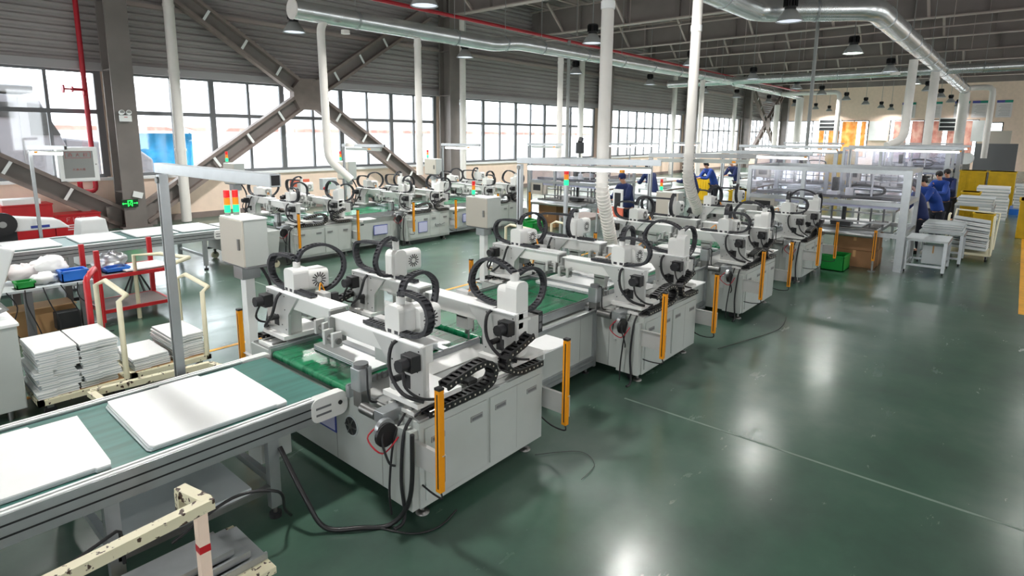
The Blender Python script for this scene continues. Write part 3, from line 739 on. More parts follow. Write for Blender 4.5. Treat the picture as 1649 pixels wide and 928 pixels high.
# ---------------------------------------------------------------- row two: same machines before the windows
r2 = dup(m0, (7.35, 13.32, 0), label='back-row machine nearest the left, right of the beige control box')
dup(m0, (10.9, 13.32, 0), label='middle machine of the back row, below the second window column')
dup(m0, (14.5, 13.32, 0), label='right-hand machine of the back row, behind the tall control box in the aisle')
nf = MB().mat('frameblue').box(-.008, 0, 1.2, 1.75, .4, .72).mat('lilac').box(-.011, -.008, 1.22, 1.73, .42, .7); nf.build('notice_frame', m0)
mm_ = [o for o in bpy.data.objects if o.get('label', '').startswith('middle machine of the back row')][0]
MB().mat('frameblue').box(.35, .7, -.03, -.02, .34, .66).mat('lilac').box(.365, .685, -.034, -.03, .355, .645).build('notice_frame', mm_)
lg = MB().mat('midgrey').tube(catmull([(1.0, -.024, .5), (1.04, -.024, .56), (1.03, -.024, .48), (1.1, -.024, .53), (1.14, -.024, .5), (1.2, -.024, .54), (1.24, -.024, .5), (1.32, -.024, .52), (1.42, -.024, .55)], 5), .006, 5).tube([(.98, -.024, .46), (1.2, -.024, .47), (1.4, -.024, .46)], .004, 5)
lg.build('script_emblem', mm_)
for x, lb in ((9.1, 'first'), (12.62, 'second')):
    t = dup(s0, (x, 13.7, 0), label='white conveyor section of the back row with blue framed notice, %s from left' % lb)
    t.scale = (.88, 1, 1)
    b = MB().mat('frameblue').box(.95, 1.5, -.03, -.022, .38, .66); b.mat('lilac').box(.97, 1.48, -.034, -.03, .4, .64); b.build('notice_frame', t)
t = dup(s0, (16.2, 13.9, 0), label='short white conveyor section at the right end of the back row'); t.scale = (.3, .9, 1)
cv2 = conveyor('belt_conveyor', 'long back-row belt conveyor loaded with a row of white panels below the wall column', -3, 6.2, 14.35, 15.95, (1.5, 4, 6, 8.6), .9)
names = ('first', 'second', 'third', 'fourth', 'fifth', 'sixth')
for i, x in enumerate((-.2, 1.0, 2.15, 3.3, 4.35, 5.3)):
    panel((x, 14.65, .905), 0, 'white panel on the back-row conveyor, %s counted from its right end' % names[5-i], w=.85, d=1.15, n=2)
# outfeed hopper on casters at the end of that conveyor
t = T('tilted_feeder', 'grey wheeled feeder with slanted side at the end of the back conveyor', 'feeder', (6.24, 13.4, 0))
MB().mat('white').prism([(0, .3), (.7, .3), (.78, .9), (.06, .9)], 'y', 0, 2.3).build('body', t, .01)
MB().mat('midgrey').box(0, .75, -.05, 0, .24, .3).box(0, .75, 2.3, 2.35, .24, .3).build('base_frame', t)
MB().mat('cream').obox((.05, -.15, .85), (.3, .16, .12), Euler((0, -.5, 0)).to_matrix()).build('gear_motor', t, .02)
MB().mat('red').cyl((-.12, -.1, .55), (-.04, -.1, .55), .07, n=8).mat('grey').cyl((-.04, -.1, .55), (.1, -.1, .55), .04).build('valve', t)
for x in (.12, .65):
    for y in (.05, 2.2): MB().mat('steel').box(x-.03, x+.03, y-.03, y+.03, .12, .24).mat('cream').cyl((x, y-.03, .09), (x, y+.03, .09), .09).build('caster', t)

# ================================================================== OVERHEAD
def duct(label, pts, r, flanges=(), ends=(), name='spiral_duct'):
    t = T(name, label, 'duct', pts[0]); o0 = Vector(pts[0]); P = [Vector(p)-o0 for p in pts]
    b = MB().mat('duct'); Q = [P[0]]
    for i in range(1, len(P)-1):
        a = (P[i-1]-P[i]).normalized(); c = (P[i+1]-P[i]).normalized(); q = r*1.3
        A_, C_ = P[i]+a*q, P[i]+c*q
        for k in range(5): u = k/4; Q.append(A_*(1-u)**2+P[i]*2*u*(1-u)+C_*u*u)
    Q.append(P[-1]); b.tube(Q, r, 22); b.build('duct_tube', t)
    for i in range(len(P)-1):
        L = (P[i+1]-P[i]).length; d = (P[i+1]-P[i]).normalized(); b = MB().mat('duct'); n = max(1, int(L/3))
        k = 0
        while k < n:
            c = P[i]+d*(L*(k+.5)/n); b = MB().mat('alu').cyl(c-d*.03, c+d*.03, r*1.06, n=22); b.build('joint_ring', t)
            if k % 2 == 0 or L < 8:
                MB().mat('grey').cyl(c+Vector((0, 0, r)), c+Vector((0, 0, 10.58-o0.z)), .012, n=6).build('hanger_rod', t)
            k += 1
    for e in ends:
        c = P[e]; d = (P[1]-P[0]).normalized() if e == 0 else (P[-2]-P[-1]).normalized()
        MB().mat('pvc').cyl(c-d*.02, c+d*.01, r*1.06, n=22).build('end_cap', t)
    return t
duct('galvanised round duct with a pale end disc, running along the window side', [(8.55, 15, 6.43), (16.4, 15, 6.45), (17.4, 14.8, 6.6), (39.1, 15, 6.85)], .25, ends=(0,))
duct('galvanised round duct crossing the hall sideways with an open pale left end', [(39.5, 19.5, 6.85), (39.5, 4.2, 6.85)], .24, ends=(0,))
duct('galvanised round duct leaving the picture at the right from the big zigzag duct', [(39.5, 3.6, 6.85), (39.5, -12, 6.85)], .24)
duct('thin far galvanised duct continuing toward the back wall on the window side', [(39.9, 15.1, 6.75), (56, 15.2, 6.65)], .2)
duct('big galvanised duct that zigzags at the top right of the hall', [(13.5, 6.6, 6.9), (18.5, 6.45, 6.9), (20.4, 3.75, 6.9), (57, 3.9, 6.9)], .33)

def pipe(label, pts, r, m='pvc', collars=(), name='drop_pipe', cat='pipe', top=None):
    t = T(name, label, cat, pts[0]); o0 = Vector(pts[0]); P = [Vector(p)-o0 for p in pts]; Q = [P[0]]
    for i in range(1, len(P)-1):
        a = (P[i-1]-P[i]).normalized(); c = (P[i+1]-P[i]).normalized(); q = min(r*2.2, (P[i-1]-P[i]).length*.45, (P[i+1]-P[i]).length*.45)
        for k in range(4): u = k/3; Q.append((P[i]+a*q)*(1-u)**2+P[i]*2*u*(1-u)+(P[i]+c*q)*u*u)
    Q.append(P[-1]); MB().mat(m).tube(Q, r, 16).build('tube', t)
    for z in collars:
        MB().mat(m).cyl((0, 0, z-o0.z-.05), (0, 0, z-o0.z+.05), r*1.12, n=16).build('collar', t)
    return t
pipe('white pipe on the wall right of the first column', [(8.42, 22.85, .02), (8.42, 22.85, 8.9)], .17, collars=(2.6, 5.3, 7.5))
pipe('white drop pipe below the duct end disc, bent toward the back-row machine', [(9.95, 14.7, 1.9), (9.42, 15, 2.5), (9.36, 15, 6.05), (9.5, 15, 6.3)], .11, collars=(2.9, 6.0))
pipe('white drop pipe hanging left of the second wall column', [(12.8, 15, 1.9), (12.8, 15, 6.3)], .11, collars=(3.2, 6.0))
pipe('white wall pipe on the second wall column', [(21.9, 22.2, .02), (21.9, 22.2, 8.9)], .16, collars=(4.9,))
pipe('slim grey drop pipe beside the third column, left one of the pair', [(21.35, 15.2, .02), (21.35, 15.2, 7.2)], .07, 'grey')
pipe('white wall pipe right of the slim grey pipe near the third column', [(33.7, 22.9, .02), (33.7, 22.9, 8.9)], .19, collars=(6,))
pipe('white drop pipe in front of the third window, below the duct', [(20.5, 15, 1.2), (20.5, 15, 6.4)], .12, collars=(4, 6.2))
pipe('white wall pipe left of the fourth column', [(47.6, 22.9, .02), (47.6, 22.9, 8.9)], .2, collars=(6,))
pipe('white drop pipe before the bright far doorway', [(34.8, 15, .8), (34.8, 15, 6.6)], .14, collars=(6,))
pipe('white wall pipe left of the fifth column', [(61.4, 22.9, .02), (61.4, 22.9, 8.9)], .2)
pipe('tall thin grey pipe in front of the back wall, centre right', [(23.35, 6, .9), (23.35, 6, 9.0)], .06, 'grey')
pipe('thick white leaning-looking pipe, left one of the two below the big duct', [(29.9, 4.5, 2.9), (30.5, 4.0, 3.2), (30.6, 3.98, 6.5)], .17, collars=(5.9,))
pipe('thick white pipe, right one of the two below the big duct', [(37.6, 3.9, 2.2), (37.6, 3.9, 6.6)], .2, collars=(6.2,))
pipe('white pipe at the far end of the big duct over the white hood', [(56.7, 3.9, 2.2), (56.7, 3.9, 6.7)], .33)
pipe('white bent pipe branching right from the far end of the big duct', [(57, 3.9, 6.95), (57.9, 3.5, 7.1), (58, 2.3, 7.1), (58, 2.3, 1.8)], .2)
pipe('white far pipe at the end of the window-side duct', [(55.6, 15.15, .02), (55.6, 15.15, 6.6)], .3)
pipe('white far pipe just left of the dark wall louvre', [(54.0, 16.5, .02), (54.0, 16.5, 6.0)], .22)
pipe('white bent pipe crossing before the far dark wall louvre', [(50, 15.05, 6.6), (50, 10.9, 6.6), (50, 10.9, .02)], .16)

def ribbed(label, pts, r, px, py, ztop, zbot):
    t = T('extraction_hose', label, 'hose', (px, py, zbot))
    o0 = Vector((px, py, zbot))
    MB().mat('pvc').cyl((0, 0, 0), (0, 0, ztop-zbot), .1, n=18).build('rigid_pipe', t)
    MB().mat('panel').cyl((0, 0, 2.5), (0, 0, 2.62), .112, n=18).build('collar', t)
    P = catmull([Vector(p)-o0 for p in pts], 14); b = MB().mat('pvc').tube(P, r, 12); 
    for i in range(0, len(P)-1, 2): d = (P[i+1]-P[i]).normalized(); c = P[i]; b.cyl(c-d*.009, c+d*.009, r*1.2, n=14)
    b.build('ribbed_hose', t)
ribbed('thick white vertical pipe ending in a ribbed hose over the second machine', [(8.48, 5.3, 2.75), (8.5, 5.3, 2.3), (8.72, 5.35, 1.9), (8.95, 5.4, 1.5), (9.1, 5.45, 1.3)], .1, 8.48, 5.3, 9.1, 2.7)
ribbed('thick white vertical pipe ending in a ribbed hose over the third machine', [(11.83, 5.3, 2.85), (11.85, 5.3, 2.4), (12.2, 5.35, 2.0), (12.6, 5.4, 1.7), (12.9, 5.5, 1.55)], .1, 11.83, 5.3, 9.1, 2.8)

pipe('long red sprinkler pipe under the roof, window side', [(12, 17, 7.65), (64, 17, 7.6)], .07, 'redpipe', name='sprinkler_pipe')
t = pipe('red fire standpipe with a side valve left of the first column', [(5.45, 23.4, 1.6), (5.45, 23.4, 1.25), (5.88, 23.4, 1.25), (5.88, 23.4, 9.0)], .075, 'redpipe', name='standpipe')
MB().mat('redpipe').cyl((.41, -.02, 2.95), (.1, -.02, 2.95), .045).cyl((.06, -.02, 2.95), (.1, -.02, 2.95), .09, n=16).cyl((-.18, -.02, 2.95), (-.14, -.02, 2.95), .13, n=16).cyl((-.14, -.02, 2.95), (.06, -.02, 2.95), .025).cyl((.36, -.02, 2.85), (.46, -.02, 2.85), .1).build('valve', t)
# thin conduits and suspension wires
for i, (x, z0, lb) in enumerate(((26, 8.2, 'thin conduit strung sideways, nearest'), (33, 8.1, 'thin conduit strung sideways, second'), (44, 8.3, 'thin conduit strung sideways, farthest'))):
    t = T('conduit', lb + ' one under the roof beams', 'conduit', (x, -13, z0))
    MB().mat('purlin').cyl((0, 0, 0), (0, 33, 0), .035, n=8).build('tube', t)
    for k in range(11): MB().mat('purlin').cyl((0, 1+3*k, 0), (0, 1+3*k, 10.58-z0), .015, n=5).build('hanger_rod', t)

# ---------------------------------------------------------------- high bay lamps
def lamp_fill_light(root, p, W, col=(1, .98, .95)):
    l = bpy.data.lights.new('lamp_fill_light', 'AREA'); l.shape = 'DISK'; l.size = .5*K; l.energy = W; l.color = col; l.spread = math.radians(150)
    o = bpy.data.objects.new('lamp_fill_light', l); COL.objects.link(o); o.location = Vector(p)*K
def make_bay(on):
    t = T('high_bay_lamp', 'x', 'lamp', (0, 0, 6.4))
    s = MB().mat('grey').lathe([(.355, 0), (.36, .01), (.17, .3), (.15, .32), (.14, .31), (.34, .012), (.345, 0)], n=26); s.build('shade', t)
    b = MB().mat('black').cyl((0, 0, .31), (0, 0, .4), .15, n=18)
    for k in range(16): a = 2*PI*k/16; b.obox((.13*math.cos(a), .13*math.sin(a), .5), (.12, .018, .2), Matrix.Rotation(a, 3, 'Z'))
    b.cyl((0, 0, .4), (0, 0, .6), .1, n=14).cyl((0, 0, .6), (0, 0, .64), .17, n=18); b.build('heat_sink', t)
    MB().mat('lampdiscon' if on else 'lampdisc').cyl((0, 0, .03), (0, 0, .035), .325, n=26).build('diffuser', t)
    MB().mat('grey').cyl((0, 0, .64), (0, 0, 4.18), .018, n=6).build('hanging_rod', t)
    return t
boff = make_bay(False); bon = make_bay(True); first = {True: True, False: True}
rowname = {18.2: 'window-side', 11.9: 'middle', 5.4: 'aisle-side'}
ordn = ['first', 'second', 'third', 'fourth', 'fifth', 'sixth', 'seventh', 'eighth', 'ninth', 'tenth', 'eleventh']
for y in (18.2, 11.9, 5.4):
    for i, x in enumerate((10.4, 18.1, 26.2, 34.3, 42.6, 49, 57, 65, 73, 79)):
        on = (y == 5.4 and i in (2, 4)); src = bon if on else boff
        lb = '%s%s high bay lamp, %s from the front in the %s lamp row' % ('glowing ' if on else '', 'bell-shaped', ordn[i], rowname[y])
        if first[on]: src.location = Vector((x, y, 6.4))*K; src['label'] = lb; src['group'] = 'bell-shaped high bay lamps'; first[on] = False; o = src
        else: o = dup(src, (x, y, 6.4), label=lb, group='bell-shaped high bay lamps')
        if True:
            lamp_fill_light(o, (x, y, 6.4), LAMP_W*({5.4: .65, 11.9: 1.7, 18.2: 2.4}[y])*(.5 if x > 75 else 1.6 if x > 60 else 1)*(1.5 if on else 1))  # unlit lamps get a light too, added as fill
for x, y, wl_ in ((2.6, 5.4, 'above the teal conveyor'), (2.6, 11.9, 'above the workbench'), (10.4, -1.2, 'first over the open aisle'), (18.1, -1.2, 'second over the open aisle'), (26.2, -1.2, 'third over the open aisle'), (34.3, -1.2, 'fourth over the open aisle'), (2.6, -1.2, 'over the camera side of the aisle')):  # unseen lamps continuing the grid, added to light the foreground
    dup(boff, (x, y, 6.4), label='bell-shaped high bay lamp added out of view, '+wl_, group='added high bay lamps out of view')
    lamp_fill_light(None, (x, y, 6.4), LAMP_W*(.3 if y < 0 else 1))

# ================================================================== LEFT SIDE
# fire hose cabinet, emergency light, exit sign
t = T('fire_hose_cabinet', 'white fire hose cabinet with red lettering on its grey glass door, on the wall', 'cabinet', (4.82, 22.9, 1.62))
MB().mat('panel').box(0, 1.08, 0, .3, 0, 1.1).build('housing', t, .01)
d = MB().mat('panel').box(.03, 1.05, -.03, 0, .03, .12).box(.03, 1.05, -.03, 0, .98, 1.07).box(.03, .14, -.03, 0, .12, .98).box(.94, 1.05, -.03, 0, .12, .98).mat('grey').box(.14, .94, -.015, 0, .12, .98).build('door', t)
MB().mat('steel').cyl((1.0, -.05, .55), (1.0, -.03, .55), .02).build('knob', d)
def glyphs(mb, txt_strokes, x0, z0, s, y, gap=1.35):
    for i, g in enumerate(txt_strokes):
        for (a, b, c, e) in g: mb.bar((x0+i*s*gap+a*s, y, z0+b*s), (x0+i*s*gap+c*s, y, z0+e*s), .004, s*.1, up=(0, -1, 0)) if True else None
XIAO = [(.1, .9, .25, .75), (.05, .6, .2, .5), (.05, .05, .25, .35), (.65, 1, .65, .7), (.45, .9, .5, .75), (.85, .9, .8, .75), (.4, .65, .4, 0), (.4, .65, .95, .65), (.95, .65, .95, .05), (.4, .45, .95, .45), (.4, .25, .95, .25)]
HUO = [(.5, 1, .5, .5), (.5, .5, .05, 0), (.5, .5, .95, 0), (.2, .75, .3, .5), (.85, .8, .7, .55)]
SHUAN = [(.2, 1, .2, 0), (0, .7, .4, .7), (.2, .6, 0, .3), (.2, .6, .4, .4), (.7, 1, .45, .65), (.7, 1, 1, .65), (.55, .6, .9, .6), (.5, .35, .95, .35), (.72, .6, .72, .05), (.45, .05, 1, .05)]
b = MB().mat('red'); glyphs(b, [XIAO, HUO, SHUAN], .26, .8, .12, -.018, 1.75)
for z in (.755, .945): b.box(.2, .88, -.02, -.016, z, z+.008)
for x in (.2, .872): b.box(x, x+.008, -.02, -.016, z-.19, z)
glyphs(b, [HUO, XIAO, HUO, SHUAN], .36, .36, .07, -.018, 1.3)
b.build('lettering', d, split=False)
t = T('emergency_light', 'white twin-head emergency light on the first column', 'emergency light', (6.7, 22.6, 3.55))
MB().mat('panel').box(-.17, .17, -.1, 0, 0, .2).mat('red').box(-.05, .05, -.105, -.1, .13, .15).build('housing', t, .01)
for x in (-.1, .1): MB().mat('panel').cyl((x, -.12, .3), (x, -.02, .28), .08, n=16).mat('grey').cyl((x, -.125, .3), (x, -.12, .3), .06, n=16).build('lamp_head', t)
t = T('emergency_light', 'white twin-head emergency light on the second column', 'emergency light', (22.0, 22.3, 3.5))
MB().mat('panel').box(-.2, .2, -.1, 0, 0, .25).build('housing', t, .01)
for x in (-.12, .12): MB().mat('panel').cyl((x, -.14, .36), (x, -.02, .34), .1, n=16).build('lamp_head', t)
t = T('exit_sign', 'glowing green exit sign with running figure on the first column base', 'sign', (6.58, 22.58, .72))
MB().mat('signgreen').box(-.24, .24, -.05, 0, 0, .26).build('housing', t, .006)
b = MB().mat('glowgreen'); y = -.055
b.box(-.07, -.05, y, y+.004, .03, .23).box(.05, .07, y, y+.004, .03, .23).box(-.07, .07, y, y+.004, .21, .23)
b.bar((-.02, y, .13), (.03, y, .17), .004, .03, up=(0, -1, 0)).bar((0, y, .13), (-.03, y, .05), .004, .016, up=(0, -1, 0)).bar((.0, y, .13), (.035, y, .06), .004, .016, up=(0, -1, 0)).sphere((.035, y, .19), .013, 8, 6)
for s in (-1, 1): b.box(min(s*.1, s*.2), max(s*.1, s*.2), y, y+.004, .12, .14); b.prism([(s*.2, .09), (s*.23, .13), (s*.2, .17)], 'y', y, y+.004)
b.build('pictogram', t, split=False)
o = tag(MB().mat('panel').obox((6.85, 22.58, 1.12), (.3, .01, .2), Euler((0, .3, 0)).to_matrix()).build('paper_notice'), 'tilted white paper taped above the green exit sign', 'paper')
# red fire boxes
for x, y, z, w_, h, lb, txt in ((3.5, 22.4, 0, 1.0, 1.0, 'tall red fire equipment box at the left picture edge', 0), (4.72, 22.4, 0, 1.0, .62, 'low red fire equipment box with pale lettering, right one', 1)):
    t = T('fire_box', lb, 'box', (x-.25, y, z)); MB().mat('red').box(0, w_+.2, 0, .8, 0, h).build('body', t, .01)
    MB().mat('red').box(-.02, w_+.22, -.02, .82, h, h+.04).build('lid', t, .005)
    if txt:
        b = MB().mat('posterwhite')
        glyphs(b, [[(0, 0, 0, 1), (0, 1, .7, 1), (0, .5, .5, .5)], [(.3, 0, .3, 1)], [(0, 0, 0, 1), (0, 1, .6, 1), (.6, 1, .6, .5), (.6, .5, 0, .5), (.1, .5, .7, 0)], [(0, 0, 0, 1), (0, 1, .7, 1), (0, .5, .5, .5), (0, 0, .7, 0)]], .3, .42, .13, -.004, 1.0)
        for k in range(3): b.box(.3, .8, -.004, 0, .16+.07*k, .19+.07*k)
        b.build('lettering', t, split=False)
        MB().mat('steel').tube(curved([(.95, -.02, .15), (1.05, -.04, .3), (1.15, -.03, .3)]), .012, 6).build('handle', t)
o = T('stacked_sheets', 'pile of white sheets on top of the tall red fire box', 'sheets', (3.4, 22.5, 1.04)); MB().mat('panel').box(-.1, .8, 0, .6, 0, .16).build('sheet_pile', o, .01)
o.name = 'sheet_pile'
# printing machine beyond the back conveyor
t = T('banding_machine', 'black and white machine with a dark reel behind the back conveyor, far left', 'machine', (2.2, 17.1, 0))
MB().mat('dark').box(-.6, .5, 0, .8, .1, .95).build('base', t, .02)
MB().mat('panel').box(-.7, .2, .2, .8, .95, 1.3).prism([(.3, .95), (1.5, .95), (1.3, 1.15), (.3, 1.3)], 'y', 0, .6).build('cover', t, .03)
MB().mat('black').cyl((.25, -.1, 1.15), (.25, 0, 1.15), .26, n=24).mat('grey').cyl((.25, -.12, 1.15), (.25, -.1, 1.15), .07, n=16).build('reel', t)
MB().mat('cream').cyl((-.2, -.1, .8), (-.2, -.02, .8), .14, n=20).build('reel', t)
MB().mat('frameblue').box(.75, 1.1, -.01, 0, 1.0, 1.06).build('label_strip', t)
t = T('supply_box', 'white plastic box behind the back conveyor, beside the slim lamp post', 'box', (3.75, 17.0, 0)); MB().mat('panel').prism([(0, 0), (.8, 0), (.65, 1.1), (.15, 1.1)], 'y', 0, .6).build('body', t, .03)

# white cabinet and tilted panel
t = T('white_cabinet', 'big plain white cabinet at the left picture edge', 'cabinet', (-1.06, 8.2, 0))
MB().mat('white').box(0, 2.24, 0, 1.0, .12, 1.08).mat('panel').box(0, 2.26, -.02, 1.02, 1.08, 1.12).build('body', t, .01); MB().mat('dark').box(1.3, 1.9, .3, .45, 1.121, 1.125).build('slot', t)
for x in (.1, 2.1):
    for y in (.1, .9): MB().mat('steel').cyl((x, y, 0), (x, y, .12), .03).build('levelling_foot', t)
t = T('tilted_screen_panel', 'tilted white panel leaning on a grey bracket above the white cabinet', 'panel', (.8, 8.5, 1.12))
MB().mat('panel').obox((.1, 0, .46), (.55, .06, .95), Euler((.25, .35, -.3)).to_matrix()).build('panel_board', t, .015); MB().mat('grey').tube([(.1, .1, 0), (.35, 0, .1), (.2, .05, .3)], .03, 8).build('bracket', t)

# workbench with clutter
t = T('workbench', 'cluttered dark-legged workbench in front of the back conveyor', 'workbench', (.8, 11.2, 0))
MB().mat('panelgrey').box(0, 1.85, 0, 1.1, .8, .84).build('worktop', t, .005)
for x in (.1, 1.0, 1.7):
    for y in (.08, 1.0): MB().mat('midgrey').box(x-.05, x+.05, y-.05, y+.05, 0, .8).build('leg', t)
MB().mat('dark').box(0, 1.85, 1.0, 1.05, .3, .36).build('cross_bar', t); MB().mat('dark').box(1.3, 1.62, 0, .2, .12, .38).build('power_unit', t)
b = MB().mat('rubber')
for k in range(7): x = .3+.22*k; b.tube(curved([(x, -.02, .84), (x+.05*(k % 3), -.06, .6), (x-.1+.06*k, -.1, .3), (x+.15, -.15, .03), (x+.35-.1*(k % 2), -.3, .015)]), .009, 5)
b.build('cables', t)
def bag(loc, s, label, m='panel', seed=0):
    r = random.Random(seed); me = MB().mat(m); v = []; n = 18; mm = 10
    for i in range(mm+1):
        p = PI*i/mm
        for k in range(n): t_ = 2*PI*k/n; q = 1+.5*(r.random()-.5); v.append((s[0]*q*math.sin(p)*math.cos(t_), s[1]*q*math.sin(p)*math.sin(t_), max(0, s[2]*(1+q*math.cos(p)))))
    me.add(v, [(i*n+k, (i+1)*n+k, (i+1)*n+(k+1) % n, i*n+(k+1) % n) for i in range(mm) for k in range(n)], True)
    o = me.build('plastic_bag'); o.location = Vector(loc)*K; return tag(o, label, 'bag')
bag((1.35, 11.75, .84), (.32, .25, .16), 'crumpled off-white bag at the back of the workbench', 'creamplain', 1)
bag((1.85, 11.8, .84), (.26, .2, .14), 'pale crumpled bag in the middle of the workbench', 'posterwhite', 2)
bag((2.2, 11.8, .84), (.24, .2, .18), 'white printed bag near the right end of the workbench', 'panel', 3)
bag((1.15, 11.5, .84), (.2, .14, .07), 'flat green-tinted bag at the left of the workbench', 'greenline', 4)
bag((2.05, 11.45, .84), (.16, .13, .09), 'small white bag before the blue bin', 'panel', 5)
def bin_(loc, sx, sy, h, m, label, name='parts_bin', rz=0, cat='bin'):
    t = T(name, label, cat, loc, rz); b = MB().mat(m)
    b.box(0, sx, 0, sy, 0, .02).box(0, .015, 0, sy, 0, h).box(sx-.015, sx, 0, sy, 0, h).box(0, sx, 0, .015, 0, h).box(0, sx, sy-.015, sy, 0, h)
    b.build('body', t); MB().mat(m).box(-.015, sx+.015, -.015, .02, h-.02, h+.01).box(-.015, sx+.015, sy-.02, sy+.015, h-.02, h+.01).box(-.015, .02, 0, sy, h-.02, h+.01).box(sx-.02, sx+.015, 0, sy, h-.02, h+.01).build('rim', t); return t
bin_((2.25, 11.28, .84), .34, .26, .17, 'plasticblue', 'blue plastic bin on the right end of the workbench')
bin_((1.68, 11.25, .84), .22, .2, .1, 'plasticgreen', 'small green bin on the workbench')
t = T('cardboard_box', 'open brown cardboard box under the workbench', 'box', (1.25, 11.6, 0)); MB().mat('tan').box(0, 1.2, 0, .5, 0, .42).build('body', t, .01); MB().mat('tan').bar((0, -.05, .44), (1.2, -.05, .44), .12, .01).build('flap', t)
# red rack
t = T('red_rack', 'red steel shelf rack beside the workbench', 'rack', (2.75, 11.35, 0))
for x in (0, 1.05):
    for y in (0, .85): MB().mat('red').box(x-.035, x+.035, y-.035, y+.035, .05, 1.28).mat('steel').cyl((x, y, 0), (x, y, .05), .03).build('leg', t)
for z, m in ((.2, 'brownsteel'), (.78, 'red')):
    MB().mat('red').box(0, 1.05, -.02, .02, z, z+.06).box(0, 1.05, .83, .87, z, z+.06).box(-.02, .02, 0, .85, z, z+.06).box(1.03, 1.07, 0, .85, z, z+.06).mat(m if m != 'red' else 'brownsteel').box(.02, 1.03, .02, .83, z+.04, z+.055).build('shelf', t)
o = tag(MB().mat('panel').obox((3.5, 11.7, .86), (.75, .6, .02), Euler((0, .02, .1)).to_matrix()).build('white_board'), 'thin white board lying on the red rack shelf', 'board')
bag((3.05, 11.75, .84), (.25, .22, .16), 'clear bag of grey parts in a blue tray on the red rack', 'bag', 7)
bin_((2.9, 11.5, .84), .35, .28, .07, 'plasticblue', 'shallow blue tray on the red rack', 'tray')
# stool
t = T('stool', 'round black stool standing behind the red rack', 'stool', (3.85, 13.3, 0))
MB().mat('black').cyl((0, 0, .5), (0, 0, .56), .22, n=24).build('seat', t, .01); MB().mat('steel').cyl((0, 0, .28), (0, 0, .5), .03).build('column', t)
for k in range(5): a = 2*PI*k/5; MB().mat('black').bar((.05*math.cos(a), .05*math.sin(a), .42), (.24*math.cos(a), .24*math.sin(a), .0), .03, .03).build('leg', t)
# carts with stacks
def frame_handle(t, pts, r=.032, m='cream', name='handle'): return MB().mat(m).tube(pts, r, 8).build(name, t)
def cart(loc, L, W, label, hx, ztop, m='cream', rz=0, left=True):
    t = T('platform_cart', label, 'cart', loc, rz)
    MB().mat('chipped' if m == 'cream' else m).box(0, L, 0, .06, .16, .22).box(0, L, W-.06, W, .16, .22).box(0, .06, 0, W, .16, .22).box(L-.06, L, 0, W, .16, .22).mat('tan').box(.06, L-.06, .06, W-.06, .2, .215).build('deck', t)
    frame_handle(t, [(L-.04, .03, .2), (L-.04, .03, ztop-.05), (L+.05, .06, ztop), (L+.05, W-.1, ztop+.05), (L-.04, W-.03, ztop), (L-.04, W-.03, .2)], m=m)
    for x in (.12, L-.12):
        for y in (.1, W-.1): MB().mat('steel').box(x-.03, x+.03, y-.03, y+.03, .1, .17).mat('rubber').cyl((x, y-.02, .06), (x, y+.02, .06), .06, n=16).build('caster', t)
    return t
cart((1.24, 8.0, 0), .92, .95, 'cream pipe cart loaded with tall stacks of white sheets, left one', 0, 1.25)
cart((2.2, 8.1, 0), .95, .9, 'cream pipe cart with low sheet stacks, right of the tall stacks', 0, 1.15)
names_ = ordn
def sheet_stack(x, y, z0, n, w_, d, where, grp, seed):
    r = random.Random(seed)
    for k in range(n):
        z = z0+k*.078
        b = MB(); ox = r.uniform(-.03, .03)
        for q in range(5):
            b.mat('panel' if q % 2 == 0 else 'panelgrey'); e = r.uniform(-.012, .012)
            b.prism([(e, 0), (w_*.45, 0), (w_*.46, .02), (w_+e, .02), (w_+e, d), (e, d)], 'z', .0148*q, .0148*q+.0135)
        o = b.build('sheet_bundle'); o.location = Vector((x+ox, y+r.uniform(-.02, .02), z))*K
        pos = 'topmost' if k == n-1 else ('lowest' if k == 0 else '%s from the floor' % names_[k])
        tag(o, 'white sheet bundle, %s in the %s' % (pos, where), 'sheets', grp)
sheet_stack(1.27, 8.06, .225, 7, .39, .75, 'left tall stack on the cream cart', 'sheet bundles on the left cart', 3)
sheet_stack(1.69, 8.06, .225, 7, .38, .78, 'right tall stack on the cream cart', 'sheet bundles on the left cart', 4)
sheet_stack(2.24, 8.2, .225, 2, .42, .7, 'left low stack of the right cart', 'sheet bundles on the right cart', 5)
sheet_stack(2.7, 8.2, .225, 4, .4, .75, 'right low stack of the right cart', 'sheet bundles on the right cart', 6)
t = T('hand_truck', 'bright red pipe hand truck between workbench and cream cart', 'hand truck', (2.12, 9.35, 0))
MB().mat('red').tube([(0, 0, .1), (0, 0, 1.22), (.03, .05, 1.26), (.22, .5, 1.28), (.25, .55, 1.22), (.25, .55, .1)], .04, 8).build('frame', t)
MB().mat('red').bar((.1, 0, .1), (.1, 0, 1.05), .05, .05).build('upright', t); MB().mat('red').box(-.05, .35, -.1, .6, .08, .11).build('toe_plate', t)
for y in (0, .5): MB().mat('rubber').cyl((.1, y-.02, .06), (.1, y+.02, .06), .06, n=16).build('wheel', t)
t = T('frame_stand', 'low chipped cream frame standing behind the teal conveyor', 'frame', (1.62, 7.5, 0))
MB().mat('chipped').bar((0, 0, .36), (1.22, -.12, .36), .07, .07).bar((0, 0, .36), (.04, -.3, .33), .07, .06).bar((1.22, -.12, .36), (1.3, -.3, .34), .07, .06).build('rail', t)
for x, y in ((.04, -.3), (1.3, -.3)): MB().mat('chipped').bar((x, y, 0), (x, y, .36), .06, .06).build('leg', t)
